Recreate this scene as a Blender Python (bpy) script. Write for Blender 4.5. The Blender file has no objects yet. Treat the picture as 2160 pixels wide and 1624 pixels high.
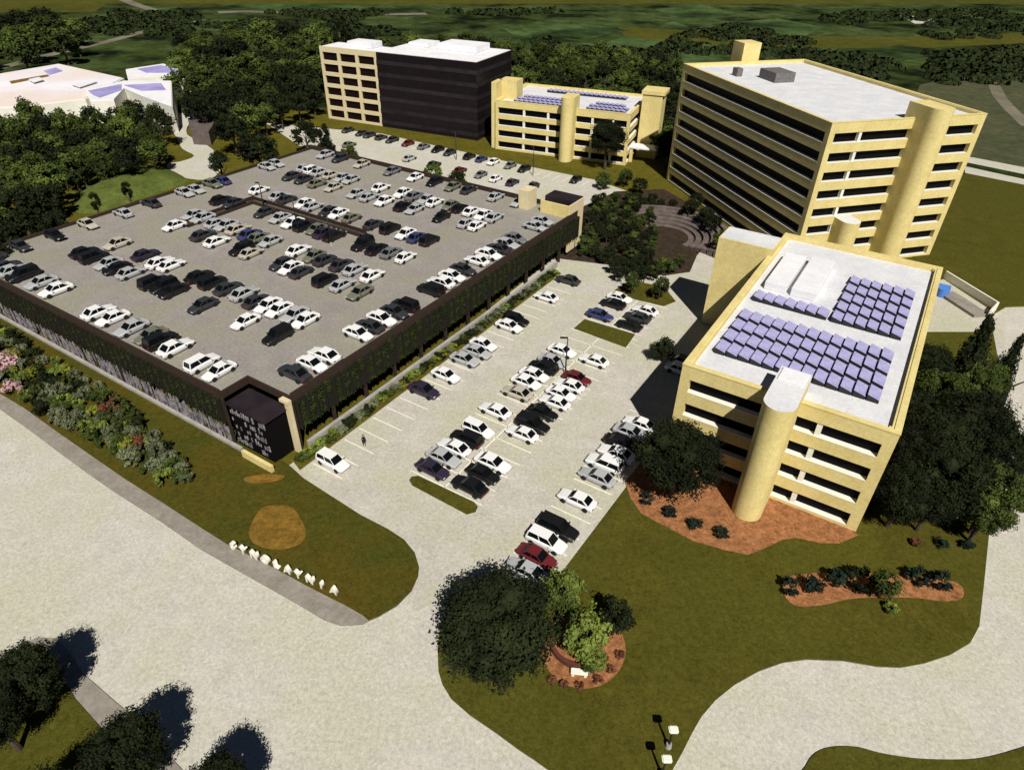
import bpy, bmesh, math, random
from mathutils import Vector, Matrix, noise
from mathutils.geometry import tessellate_polygon
random.seed(11)
R = math.radians
sc = bpy.context.scene
col = sc.collection

# ---------------------------------------------------------------- camera
PW, PH = 2160.0, 1624.0
F_PX = 1394.73; TH = R(35.62674766); RO = R(1.06196648); CAM_H = 55.0
r0 = Vector((1, 0, 0)); u0 = Vector((0, math.sin(TH), math.cos(TH))); FW = Vector((0, math.cos(TH), -math.sin(TH)))
RT = r0 * math.cos(RO) + u0 * math.sin(RO); UP = -r0 * math.sin(RO) + u0 * math.cos(RO)
cam = bpy.data.cameras.new('camera'); co = bpy.data.objects.new('camera', cam); col.objects.link(co)
cam.sensor_width = 36; cam.lens = F_PX / PW * 36; cam.clip_start = 1; cam.clip_end = 9000
m = Matrix((RT, UP, -FW)).transposed().to_4x4(); m.translation = Vector((0, 0, CAM_H)); co.matrix_world = m
sc.camera = co

def G(px, py, z=0.0):
    """the point of the plane z seen at a photograph position"""
    d = RT * ((px - PW / 2) / F_PX) + UP * ((PH / 2 - py) / F_PX) + FW
    t = (z - CAM_H) / d.z
    return Vector((0, 0, CAM_H)) + d * t

# ---------------------------------------------------------------- light
SUN_AZ = R(13); SUN_EL = R(49)
sdir = Vector((math.sin(SUN_AZ) * math.cos(SUN_EL), -math.cos(SUN_AZ) * math.cos(SUN_EL), math.sin(SUN_EL)))
L = bpy.data.lights.new('sun', 'SUN'); L.energy = 5.0; L.angle = R(0.5); L.color = (1, .955, .87)
lo = bpy.data.objects.new('sun', L); col.objects.link(lo); lo.rotation_euler = sdir.to_track_quat('Z', 'Y').to_euler()
W = bpy.data.worlds.new("World"); sc.world = W; W.use_nodes = True
nt = W.node_tree; bg = nt.nodes['Background']; bg.inputs[1].default_value = 0.05
sky = nt.nodes.new('ShaderNodeTexSky'); sky.sky_type = 'NISHITA'; sky.sun_disc = False
sky.air_density = .3; sky.dust_density = .6; sky.ozone_density = .2; sky.altitude = 2500; sky.sun_elevation = SUN_EL; sky.sun_rotation = math.atan2(sdir.x, sdir.y)
nt.links.new(sky.outputs[0], bg.inputs[0])
sc.view_settings.view_transform = 'Standard'; sc.view_settings.look = 'None'
sc.cycles.diffuse_bounces = 2; sc.cycles.max_bounces = 5; sc.view_settings.exposure = 0.0; sc.view_settings.gamma = 1

# ---------------------------------------------------------------- materials
def mat(name, c1, c2=None, scale=1.0, grain=0.0, gscale=6.0, rough=.85, metal=0.0, spec=.3, c3=None, s3=.05, bump=0.0, rand=0.0, lohi=(.38, .62), stretch=None):
    M = bpy.data.materials.new(name); M.use_nodes = True
    n = M.node_tree.nodes; l = M.node_tree.links; b = n['Principled BSDF']
    b.inputs['Roughness'].default_value = rough; b.inputs['Metallic'].default_value = metal
    b.inputs['Specular IOR Level'].default_value = spec
    tc = n.new('ShaderNodeTexCoord'); vec = tc.outputs['Object']
    if stretch:
        mp = n.new('ShaderNodeMapping'); mp.inputs['Scale'].default_value = stretch
        l.new(vec, mp.inputs[0]); vec = mp.outputs[0]
    def nz(s, det=4):
        t = n.new('ShaderNodeTexNoise'); t.inputs['Scale'].default_value = s; t.inputs['Detail'].default_value = det
        t.inputs['Roughness'].default_value = .6 if det < 6 else .85; t.inputs['Distortion'].default_value = 0 if det < 6 else .6; l.new(vec, t.inputs['Vector']); return t.outputs['Fac']
    def ramp(f, a, bb):
        t = n.new('ShaderNodeMapRange'); t.inputs[1].default_value = a; t.inputs[2].default_value = bb; l.new(f, t.inputs[0]); return t.outputs[0]
    def mix(f, a, bb, mode='MIX'):
        t = n.new('ShaderNodeMix'); t.data_type = 'RGBA'; t.blend_type = mode
        if isinstance(f, float): t.inputs[0].default_value = f
        else: l.new(f, t.inputs[0])
        for k, x in ((6, a), (7, bb)):
            if isinstance(x, tuple): t.inputs[k].default_value = (*x, 1)
            else: l.new(x, t.inputs[k])
        return t.outputs[2]
    cur = c1
    if c2: cur = mix(ramp(nz(scale), *lohi), c1, c2)
    if c3: cur = mix(ramp(nz(s3, 5), .42, .62), cur, c3)
    if grain:
        g = ramp(nz(gscale * .55, 6), .34, .66)
        t = n.new('ShaderNodeMapRange'); t.inputs[3].default_value = 1 - grain; t.inputs[4].default_value = 1 + grain
        l.new(g, t.inputs[0])
        vm = n.new('ShaderNodeVectorMath'); vm.operation = 'SCALE'
        if isinstance(cur, tuple): vm.inputs[0].default_value = cur
        else: l.new(cur, vm.inputs[0])
        l.new(t.outputs[0], vm.inputs['Scale']); cur = vm.outputs[0]
    if rand:
        oi = n.new('ShaderNodeObjectInfo'); t = n.new('ShaderNodeMapRange'); t.inputs[3].default_value = 1 - rand; t.inputs[4].default_value = 1 + rand
        l.new(oi.outputs['Random'], t.inputs[0])
        vm = n.new('ShaderNodeVectorMath'); vm.operation = 'SCALE'
        if isinstance(cur, tuple): vm.inputs[0].default_value = cur
        else: l.new(cur, vm.inputs[0])
        l.new(t.outputs[0], vm.inputs['Scale']); cur = vm.outputs[0]
    if isinstance(cur, tuple): b.inputs['Base Color'].default_value = (*cur, 1)
    else: l.new(cur, b.inputs['Base Color'])
    if bump:
        bp = n.new('ShaderNodeBump'); bp.inputs['Strength'].default_value = bump; bp.inputs['Distance'].default_value = .1
        l.new(nz(gscale, 3), bp.inputs['Height']); l.new(bp.outputs[0], b.inputs['Normal'])
    return M

M = {}
M['road'] = mat('pale_concrete', (.50, .475, .42), (.56, .53, .475), .35, .28, 5.5, .9, c3=(.50, .49, .385), s3=.09)
M['lot'] = mat('pale_lot', (.47, .445, .385), (.53, .50, .445), .3, .28, 5.5, .9, c3=(.47, .46, .35), s3=.1)
M['deck'] = mat('deck_concrete', (.265, .24, .225), (.31, .285, .265), .25, .26, 5.0, .9, c3=(.28, .265, .21), s3=.12)
M['walk'] = mat('sidewalk_grey', (.24, .215, .18), (.29, .265, .23), .5, .22, 3.2, .9)
M['kerb'] = mat('kerb', (.46, .44, .38), (.36, .34, .30), .8, .1, 4)
M['kerbdark'] = mat('kerb_dark', (.16, .15, .13), (.22, .2, .18), .8, .1, 4)
M['lawn'] = mat('lawn_olive', (.066, .060, .009), (.085, .076, .012), .25, .42, 4.5, 1, spec=.05, c3=(.072, .070, .011), s3=.06, bump=.4)
M['lawn2'] = mat('lawn_front', (.068, .062, .009), (.056, .060, .010), .25, .42, 4, 1, spec=.05, c3=(.082, .062, .009), s3=.09, bump=.4)
M['lawnfar'] = mat('lawn_far', (.088, .078, .010), (.11, .096, .012), .2, .35, 1.6, 1, spec=.05)
M['mound'] = mat('mound_grass', (.075, .10, .022), (.105, .13, .03), .3, .35, 1.6, 1, spec=.05)
M['dry'] = mat('dry_grass', (.22, .12, .022), (.16, .10, .018), .8, .45, 3, 1, spec=.05, bump=.5)
M['mulch'] = mat('orange_mulch', (.34, .15, .065), (.25, .11, .045), 1.2, .55, 4, 1, spec=.05, bump=.6)
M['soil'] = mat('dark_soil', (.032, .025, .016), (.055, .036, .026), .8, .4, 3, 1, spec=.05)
M['yellow'] = mat('buff_precast', (.74, .62, .27), (.67, .55, .225), .35, .16, 4.5, .85)
M['cream'] = mat('cream_precast', (.70, .60, .38), (.66, .55, .33), .35, .08, 2.2, .85)
M['white'] = mat('white_sill', (.80, .78, .68), (.86, .83, .74), .5, .06, 3, .7)
M['roofw'] = mat('white_roof', (.72, .72, .74), (.63, .64, .68), .3, .14, 4.5, .8)
M['roofb'] = mat('bright_roof', (.84, .83, .85), (.76, .76, .80), .2, .08, 2.2, .8)
M['glass'] = mat('dark_glass', (.004, .004, .005), rough=.5, spec=.06)
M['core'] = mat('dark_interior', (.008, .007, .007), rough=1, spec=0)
M['maroon'] = mat('maroon_glass', (.010, .005, .005), rough=.5, spec=.08)
M['blackg'] = mat('black_curtain_wall', (.010, .008, .010), (.014, .010, .011), .5, rough=.3, spec=.2)
M['blackf'] = mat('black_spandrel', (.014, .010, .013), (.026, .018, .022), .3, rough=.6)
M['solar'] = mat('lavender_solar', (.36, .34, .60), (.44, .42, .68), 1.4, .14, 5, .45, spec=.4)
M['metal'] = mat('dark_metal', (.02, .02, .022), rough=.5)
M['grey'] = mat('grey_plant', (.13, .12, .12), (.17, .155, .15), 2, .3, 5)
M['parapet'] = mat('dark_parapet', (.038, .018, .014), (.03, .022, .012), .5, .3, 3)
M['ivy'] = mat('ivy_leaf', (.012, .022, .006), (.034, .044, .010), 1.1, .6, 3, .9, spec=.1, rand=.25)
M['trellis'] = mat('trellis_dark', (.012, .010, .006), rough=.9)
M['pale'] = mat('pale_slat', (.36, .33, .33), (.10, .09, .13), 1.5, .2, 4)
M['gwall'] = mat('grey_wall', (.33, .31, .29), (.40, .38, .35), .6, .15, 3)
M['line'] = mat('white_paint', (.86, .83, .70), (.74, .71, .60), 2, .15, 5)
M['bark'] = mat('bark', (.06, .045, .03), (.09, .07, .05), 3, .2, 8)
M['brick'] = mat('dark_red_brick', (.12, .035, .022), (.09, .03, .02), 2, .2, 6)
M['brown'] = mat('brown_roof', (.10, .08, .075), (.14, .11, .10), .5, .2, 2)
M['blue'] = mat('blue_canvas', (.08, .22, .62), rough=.6)
M['steps'] = mat('terrace_stone', (.11, .085, .078), (.16, .125, .115), .6, .3, 2.5)
M['letter'] = mat('white_letter', (.85, .82, .72), (.78, .74, .62), 1.5, rough=.6)
M['tyre'] = mat('tyre', (.012, .012, .012), rough=.8)
M['lamp'] = mat('lamp_white', (.8, .82, .7), rough=.5)
M['lilac'] = mat('lilac_roof', (.30, .27, .55), (.42, .38, .66), .12, .12, 1.5, .8)
M['pinkroof'] = mat('factory_roof', (.86, .83, .86), (.78, .76, .84), .05, .06, 1, .8, c3=(.78, .68, .62), s3=.03)
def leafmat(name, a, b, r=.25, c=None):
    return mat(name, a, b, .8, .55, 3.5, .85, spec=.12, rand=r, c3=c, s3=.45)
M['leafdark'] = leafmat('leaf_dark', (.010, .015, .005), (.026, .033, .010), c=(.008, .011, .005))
M['leafmid'] = leafmat('leaf_mid', (.035, .055, .012), (.085, .11, .022), c=(.02, .03, .008))
M['leaflight'] = leafmat('leaf_light', (.14, .19, .032), (.24, .28, .06), c=(.06, .09, .018))
M['leafwood'] = leafmat('leaf_wood', (.026, .042, .009), (.12, .155, .028), .5, c=(.016, .024, .007))
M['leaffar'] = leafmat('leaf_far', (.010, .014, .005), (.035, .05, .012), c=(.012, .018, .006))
M['leafyel'] = leafmat('leaf_yellow', (.22, .24, .022), (.16, .17, .03), c=(.10, .12, .02))
M['leafteal'] = leafmat('leaf_teal', (.010, .024, .016), (.022, .036, .024), c=(.006, .012, .010))
M['leafgrey'] = leafmat('leaf_grey', (.12, .14, .075), (.20, .205, .12), c=(.06, .075, .03))
M['leafpink'] = leafmat('leaf_pink', (.55, .30, .34), (.60, .40, .42), c=(.16, .15, .08))
M['leafred'] = leafmat('leaf_red', (.16, .05, .03), (.22, .10, .06), c=(.08, .05, .02))
M['ground'] = mat('country_ground', (.008, .012, .006), (.062, .088, .030), .018, .5, .25, 1, spec=.02, c3=(.040, .058, .014), s3=.05, lohi=(.44, .56))
M['field'] = mat('pasture', (.052, .092, .028), (.075, .115, .040), .03, .45, .35, 1, spec=.02, c3=(.014, .022, .008), s3=.02, lohi=(.4, .6))
M['field2'] = mat('dry_pasture', (.085, .080, .014), (.060, .066, .012), .02, .3, .3, 1, spec=.02)
M['hill'] = mat('scrub', (.060, .070, .035), (.085, .085, .045), .06, .35, .5, 1, spec=.02)
M['track'] = mat('country_track', (.20, .18, .13), (.13, .12, .08), .05, .2, .5)

# ---------------------------------------------------------------- object helpers
def tag(o, label=None, cat=None, group=None, kind=None):
    if label: o['label'] = label
    if cat: o['category'] = cat
    if group: o['group'] = group
    if kind: o['kind'] = kind
    return o
def empty(name, loc, rz=0, label=None, cat=None, group=None):
    o = bpy.data.objects.new(name, None); col.objects.link(o); o.location = loc; o.rotation_euler.z = rz
    o.empty_display_size = .5
    return tag(o, label, cat, group)
def obj(name, bm, m_, parent=None, smooth=False, loc=None):
    me = bpy.data.meshes.new(name); bmesh.ops.recalc_face_normals(bm, faces=bm.faces); bm.to_mesh(me); bm.free()
    for x in (m_ if isinstance(m_, (list, tuple)) else [m_]): me.materials.append(x)
    if smooth: me.polygons.foreach_set('use_smooth', [True] * len(me.polygons))
    o = bpy.data.objects.new(name, me); col.objects.link(o)
    if parent: o.parent = parent
    if loc: o.location = loc
    return o
def struct(name, bm, m_): return tag(obj(name, bm, m_), kind='structure')
def box(bm, x0, x1, y0, y1, z0, z1, mi=0, bev=0):
    vs = [bm.verts.new((x, y, z)) for x in (x0, x1) for y in (y0, y1) for z in (z0, z1)]
    fs = [(0, 1, 3, 2), (4, 6, 7, 5), (0, 4, 5, 1), (2, 3, 7, 6), (0, 2, 6, 4), (1, 5, 7, 3)]
    out = []
    for f in fs:
        q = bm.faces.new([vs[i] for i in f]); q.material_index = mi; out.append(q)
    if bev:
        es = {e for f in out for e in f.edges}
        bmesh.ops.bevel(bm, geom=list(es), offset=bev, segments=2, affect='EDGES')
    return out
def B(*a, **k):
    bm = bmesh.new(); box(bm, *a, **k); return bm
def poly(bm, pts, z0, z1=None, mtop=0, mside=1):
    """flat sheet, or a raised slab when z1 is given"""
    top = z0 if z1 is None else z1
    vt = [bm.verts.new((p[0], p[1], top)) for p in pts]
    for t in tessellate_polygon([[Vector((p[0], p[1], 0)) for p in pts]]):
        f = bm.faces.new([vt[i] for i in t]); f.material_index = mtop
        f.normal_update()
        if f.normal.z < 0: f.normal_flip()
    if z1 is not None:
        vb = [bm.verts.new((p[0], p[1], z0)) for p in pts]
        n = len(pts)
        for i in range(n):
            f = bm.faces.new([vt[i], vt[(i + 1) % n], vb[(i + 1) % n], vb[i]]); f.material_index = mside
    return bm
def slab(name, pts, z0, z1, m1, m2):
    bm = bmesh.new(); poly(bm, pts, z0, z1)
    me = bpy.data.meshes.new(name); bm.to_mesh(me); bm.free(); me.materials.append(m1); me.materials.append(m2)
    o = bpy.data.objects.new(name, me); col.objects.link(o); return tag(o, kind='structure')
def sheet(name, pts, z, m1):
    bm = bmesh.new(); poly(bm, pts, z)
    me = bpy.data.meshes.new(name); bm.to_mesh(me); bm.free(); me.materials.append(m1)
    o = bpy.data.objects.new(name, me); col.objects.link(o); return tag(o, kind='structure')
def px(pts, z=0): return [G(x, y, z) for x, y in pts]
def smooth(pts, k=4):
    out = []; n = len(pts)
    for i in range(n):
        p0, p1, p2, p3 = (pts[(i + j) % n] for j in (-1, 0, 1, 2))
        for s in range(k):
            t = s / k
            out.append(tuple(.5 * ((2 * p1[a]) + (-p0[a] + p2[a]) * t + (2 * p0[a] - 5 * p1[a] + 4 * p2[a] - p3[a]) * t * t + (-p0[a] + 3 * p1[a] - 3 * p2[a] + p3[a]) * t ** 3) for a in (0, 1)))
    return out
def ribbon(pts, w):
    out = []; back = []
    for i, p in enumerate(pts):
        a = pts[max(i - 1, 0)]; b = pts[min(i + 1, len(pts) - 1)]
        d = Vector((b[0] - a[0], b[1] - a[1], 0)).normalized(); n_ = Vector((-d.y, d.x, 0)) * w / 2
        out.append(Vector((p[0], p[1], 0)) + n_); back.append(Vector((p[0], p[1], 0)) - n_)
    return out + back[::-1]

# ================================================================ the ground
bm = bmesh.new(); S = 7000
bmesh.ops.create_grid(bm, x_segments=40, y_segments=40, size=S)
struct('ground', bm, M['ground'])
# campus frame: u runs left along the garage front, v runs back
GU = Vector((-.8471, .5314, 0)); GV = Vector((.5314, .8471, 0)); GO = G(612, 838, .145 * 55); GO.z = 0
RZ = math.atan2(-.5314, .8471)
def C(u, v, z=0): p = GO + GU * u + GV * v; p.z = z; return p

# broad olive campus lawn under everything
sheet('campus_lawn', px([(-700, 480), (150, 330), (430, 262), (640, 228), (1060, 250), (1420, 290), (2040, 372), (2330, 412), (2900, 600), (2900, 1900), (-900, 1900), (-900, 700)]), .02, M['lawnfar'])
# near road and parking lot paving
sheet('road', px([(-700, 560), (-300, 700), (-50, 800), (100, 910), (450, 1060), (640, 985), (930, 1100), (1150, 1190), (1200, 1230), (1120, 1400), (1300, 1520), (1500, 1420), (1700, 1330), (1900, 1350), (2010, 1250), (2060, 1100), (2085, 900), (2095, 760), (2121, 649), (2420, 640), (2900, 900), (2900, 2100), (-900, 2100), (-900, 620)]), .05, M['road'])
sheet('parking_lot', px([(600, 990), (640, 960), (1150, 560), (1170, 520), (1215, 505), (1300, 540), (1440, 520), (1520, 500), (1600, 560), (1590, 700), (1330, 1050), (1172, 1226), (1000, 1235), (880, 1290), (760, 1200), (700, 1050)]), .09, M['lot'])
sheet('upper_parking_lot', [C(125, 101), C(88, 113), C(34, 112), C(16, 112.5), C(0, 108), C(-12, 98), C(-15, 84), C(8, 84), C(30, 82), C(70, 84), C(86, 92), C(98, 90)], .09, M['road'])
sheet('driveway', px(smooth([(352, 348), (372, 372), (440, 380), (470, 350), (455, 322), (425, 300), (395, 285), (400, 262), (440, 250), (420, 242), (375, 240), (350, 250), (372, 290), (385, 315), (410, 330), (380, 342)], 3)), .10, M['road'])
# front lawn with pavement
walk = [(-500, 560), (-200, 720), (0, 830), (50, 860), (110, 903), (187, 957), (261, 1008), (346, 1062), (434, 1119), (477, 1146), (576, 1196), (653, 1238), (730, 1277), (765, 1297), (778, 1309), (765, 1316), (719, 1319), (684, 1307), (634, 1277), (538, 1223), (423, 1158), (334, 1096), (238, 1035), (188, 1000), (133, 960), (57, 903), (0, 863), (-200, 770), (-500, 640)]
slab('sidewalk', px(walk, .14), 0, .14, M['walk'], M['kerbdark'])
lawn = [(-500, 560), (-200, 720), (0, 830), (50, 860), (110, 903), (187, 957), (261, 1008), (346, 1062), (434, 1119), (477, 1146), (576, 1196), (653, 1238), (730, 1277), (765, 1297), (778, 1308), (798, 1300), (837, 1277), (868, 1246), (882, 1215), (884, 1195), (875, 1165), (852, 1137), (818, 1115), (760, 1085), (640, 1008), (615, 985), (560, 945), (510, 910), (0, 600), (-500, 350)]
slab('front_lawn', px(lawn, .19), 0, .19, M['lawn2'], M['kerbdark'])
disc = [(585 + 58 * math.cos(a) * (1 + .12 * math.sin(3 * a)), 1112 + 52 * math.sin(a) * (1 + .1 * math.cos(2 * a))) for a in [i * math.tau / 28 for i in range(28)]]
sheet('dry_grass_patch', px(disc, .215), .215, M['dry'])
sheet('bare_soil_patch', px(smooth([(515, 1008), (560, 1000), (600, 1003), (580, 1015), (530, 1019)]), .215), .215, M['dry'])
# central lawn
cl = [(1172, 1224), (1262, 1105), (1320, 1028), (1400, 900), (1500, 800), (1620, 760), (1800, 800), (1950, 700), (2095, 700), (2106, 760), (2100, 1000), (2083, 1160), (2076, 1230), (2066, 1320), (2047, 1355), (2005, 1380), (1950, 1398), (1900, 1407), (1850, 1405), (1780, 1393), (1700, 1390), (1650, 1397), (1600, 1415), (1550, 1443), (1510, 1475), (1480, 1510), (1460, 1545), (1440, 1585), (1418, 1624), (1380, 1720), (1300, 1800), (1180, 1640), (1129, 1603), (1094, 1580), (1048, 1546), (991, 1507), (952, 1473), (933, 1442), (925, 1415), (923, 1369), (928, 1320), (945, 1270), (985, 1238), (1040, 1224), (1110, 1224)]
slab('central_lawn', px(cl, .17), 0, .17, M['lawn'], M['kerbdark'])
slab('corner_lawn', px(smooth([(1690, 1640), (1700, 1615), (1715, 1592), (1740, 1578), (1775, 1573), (1815, 1576), (1860, 1588), (1930, 1599), (2000, 1602), (2060, 1600), (2110, 1590), (2160, 1575), (2320, 1530), (2500, 1800), (1900, 1850), (1690, 1760)], 3), .17), 0, .17, M['lawn'], M['kerbdark'])
sheet('east_lawn', px([(1900, 420), (2040, 366), (2330, 412), (2330, 640), (2121, 645), (2086, 668), (1985, 600), (1900, 520)]), .07, M['lawn'])
sheet('service_yard', px([(1900, 610), (1990, 590), (2097, 660), (2090, 668), (2121, 649), (2118, 760), (1960, 720), (1900, 700)]), .08, M['lot'])
# other corner of the junction, lower left
slab('corner_sidewalk', px([(-60, 1420), (-20, 1392), (40, 1358), (80, 1344), (118, 1346), (150, 1380), (175, 1420), (230, 1468), (285, 1515), (400, 1640), (500, 1800), (-60, 1900)], .14), 0, .14, M['walk'], M['kerbdark'])
sheet('corner_verge', px([(-60, 1440), (-10, 1404), (40, 1385), (110, 1395), (160, 1474), (238, 1562), (330, 1680), (400, 1800), (-60, 1900)], .2), .2, M['lawn'])
sheet('pedestrian_ramp', px([(33, 1368), (40, 1362), (62, 1385), (56, 1391)], .16), .16, M['kerb'])
# islands
slab('parking_island', px([(863, 1012), (868, 1005), (882, 1003), (1000, 1058), (1008, 1068), (1003, 1080), (985, 1085), (870, 1024)], .17), 0, .17, M['lawn'], M['kerb'])
slab('upper_parking_island', px([(1210, 693), (1233, 673), (1340, 705), (1320, 733)], .17), 0, .17, M['lawn'], M['kerb'])
slab('tree_island', px([(1296, 612), (1330, 592), (1400, 604), (1426, 636), (1400, 646), (1340, 632)], .17), 0, .17, M['lawn'], M['kerb'])
# mulch beds
sheet('mulch_bed', px([(1318, 1016), (1330, 1050), (1352, 1082), (1385, 1100), (1460, 1140), (1530, 1160), (1578, 1170), (1604, 1160), (1650, 1138), (1680, 1134), (1730, 1145), (1770, 1146), (1812, 1128), (1700, 1060), (1400, 960), (1340, 990)], .19), .19, M['mulch'])
sheet('mulch_island', px(smooth([(1650, 1222), (1690, 1211), (1760, 1206), (1860, 1210), (1990, 1222), (2028, 1236), (2030, 1260), (1995, 1268), (1920, 1260), (1800, 1262), (1740, 1275), (1680, 1277), (1655, 1255)]), .19), .19, M['mulch'])
sheet('mulch_ring', px([(1232 + 88 * math.cos(a), 1370 + 82 * math.sin(a)) for a in [i * math.tau / 32 for i in range(32)]], .19), .19, M['mulch'])
# planting strips beside the garage and round the court garden
slab('planting_strip', [C(-.7, -2.2), C(-3.0, -3.0), C(-3.0, 61), C(-.9, 62)], 0, .22, M['lawnfar'], M['kerb'])
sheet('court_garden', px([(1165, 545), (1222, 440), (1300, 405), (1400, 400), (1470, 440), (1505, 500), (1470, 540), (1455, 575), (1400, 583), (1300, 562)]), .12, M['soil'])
# far fields, tracks and hills
sheet('pasture', px([(1060, 60), (1260, 95), (1420, 45), (1500, 75), (1600, 60), (1750, 90), (1700, 130), (1850, 170), (1780, 250), (1500, 190), (1150, 120)]), .04, M['field'])
sheet('pasture', px([(380, 0), (700, 8), (900, 20), (860, 34), (560, 22)]), .04, M['field'])
sheet('pasture', px([(1380, 20), (1480, 10), (1560, 30), (1440, 48)]), .05, M['field'])
sheet('dry_pasture', px([(-200, 0), (230, 5), (200, 26), (-200, 30)]), .04, M['field2'])
sheet('dry_pasture', px([(1300, 55), (1600, 75), (1900, 80), (2400, 60), (2400, 80), (1900, 105), (1560, 98), (1320, 80)]), .06, M['field2'])
sheet('dry_pasture', px([(-900, -12), (3200, -12), (3200, 9), (-900, 9)]), .08, M['field2'])
sheet('pasture', px([(1100, 60), (1240, 50), (1330, 66), (1230, 84), (1120, 78)]), .07, M['field'])
sheet('pasture', px([(1500, 52), (1640, 40), (1740, 58), (1700, 76), (1560, 70)]), .07, M['field'])
sheet('pasture', px([(1780, 110), (1900, 96), (2000, 108), (1900, 130)]), .07, M['field'])
sheet('pale_field', px([(1895, 34), (1960, 36), (1975, 50), (1930, 51)]), .08, M['road'])
sheet('scrub_hill', px([(1940, 180), (2060, 150), (2400, 140), (2600, 330), (2400, 410), (2040, 330), (1900, 300)]), .05, M['hill'])
sheet('track', ribbon([G(x, y) for x, y in [(-60, 160), (100, 118), (230, 88), (330, 60), (430, 42)]], 6), .10, M['track'])
sheet('track', ribbon([G(x, y) for x, y in [(460, 27), (520, 25), (720, 33), (900, 30)]], 10), .11, M['track'])
sheet('track', ribbon([G(x, y) for x, y in [(260, 0), (290, 12), (330, 24)]], 7), .12, M['track'])
sheet('track', ribbon([G(x, y) for x, y in [(2112, 125), (2098, 150), (2096, 178), (2108, 205), (2130, 230), (2170, 268)]], 4.5), .10, M['track'])
sheet('country_road', px([(2035, 330), (2200, 362), (2400, 400), (2400, 414), (2200, 377), (2035, 343)]), .12, M['road'])
sheet('country_road', px([(2035, 352), (2200, 388), (2400, 432), (2400, 444), (2200, 399), (2035, 366)]), .12, M['road'])
# painted stall lines
bm = bmesh.new()
def stripe(a, b, w=.17, z=.095):
    d = (b - a).normalized(); n_ = Vector((-d.y, d.x, 0)) * w / 2
    vs = [bm.verts.new((q.x, q.y, z)) for q in (a + n_, b + n_, b - n_, a - n_)]
    f = bm.faces.new(vs)
    f.normal_update()
    if f.normal.z < 0: f.normal_flip()
for i in range(23): stripe(C(-3.3, -1.2 + i * 2.68), C(-8.2, -1.2 + i * 2.68))
for i in range(17):
    stripe(C(-13.9, 4.4 + i * 2.68), C(-24.4, 4.4 + i * 2.68))
for i in range(5): stripe(C(-13.9, 49 + i * 2.68), C(-24.4, 49 + i * 2.68))
stripe(C(-19.1, 4.4), C(-19.1, 47.3)); stripe(C(-19.1, 49), C(-19.1, 59.7))
for i in range(13): stripe(C(-31, -2 + i * 2.68), C(-36, -2 + i * 2.68))
for i in range(34): stripe(C(100 - i * 2.68, 106), C(100 - i * 2.68, 110.8))
struct('road_markings', bm, M['line'])
# kerb line of the lot along the central lawn
# ================================================================ vegetation
def crown_mesh(name, n, leaf, clumps, squash=1.0, shape='round', seed=0, m_=None, jag=.16):
    """unit crown (radius about 1) of leaf faces gathered in clumps"""
    rnd = random.Random(seed); bm = bmesh.new(); cs = []
    for i in range(clumps):
        t = rnd.random() * math.tau; zz = rnd.uniform(-.75, 1); rr = math.sqrt(max(0, 1 - zz * zz))
        k = rnd.uniform(.55, .82)
        if shape == 'cone':
            zz = rnd.uniform(-1, 1); w = (1 - zz) / 2; k = 1
            c = Vector((math.cos(t) * w * .8, math.sin(t) * w * .8, zz * 1.0)); cr = .16 + .26 * w
        elif shape == 'column':
            zz = rnd.uniform(-1, 1); w = .75 * math.sqrt(max(.05, 1 - zz ** 2)); c = Vector((math.cos(t) * w * .6, math.sin(t) * w * .6, zz)); cr = .3
        else:
            k = max(k, .6) if clumps > 75 else k; c = Vector((math.cos(t) * rr * k, math.sin(t) * rr * k, zz * k * squash)); cr = rnd.uniform(.14, .27) if clumps > 75 else rnd.uniform(.2, .36)
        cs.append((c, cr * (1 + rnd.uniform(-jag, jag) * 1.5)))
    for i in range(n):
        c, cr = cs[rnd.randrange(clumps)]
        while True:
            d = Vector((rnd.gauss(0, 1), rnd.gauss(0, 1), rnd.gauss(0, 1)))
            if d.length > .1: break
        d.normalize(); p = c + d * cr * (rnd.random() ** .45)
        nrm = (d + Vector((rnd.gauss(0, .6), rnd.gauss(0, .6), rnd.gauss(0, .6) + .3))).normalized()
        a = nrm.orthogonal().normalized(); a.rotate(Matrix.Rotation(rnd.random() * math.tau, 3, nrm)); b = nrm.cross(a)
        s = leaf * rnd.uniform(.6, 1.3)
        vs = [bm.verts.new(p + a * s * x + b * s * y * .7) for x, y in ((-.5, 0), (0, -.5), (.5, 0), (0, .5))]
        bm.faces.new(vs)
    # branch-dark inner mass so that the crown is not transparent
    for c, cr in cs[:max(10, clumps // 2)]:
        mm = Matrix.Translation(c * .82) @ Matrix.Scale(cr * .72, 4)
        bmesh.ops.create_icosphere(bm, subdivisions=1, radius=1, matrix=mm)
    me = bpy.data.meshes.new(name); bm.to_mesh(me); bm.free(); me.materials.append(m_)
    return me
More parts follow.
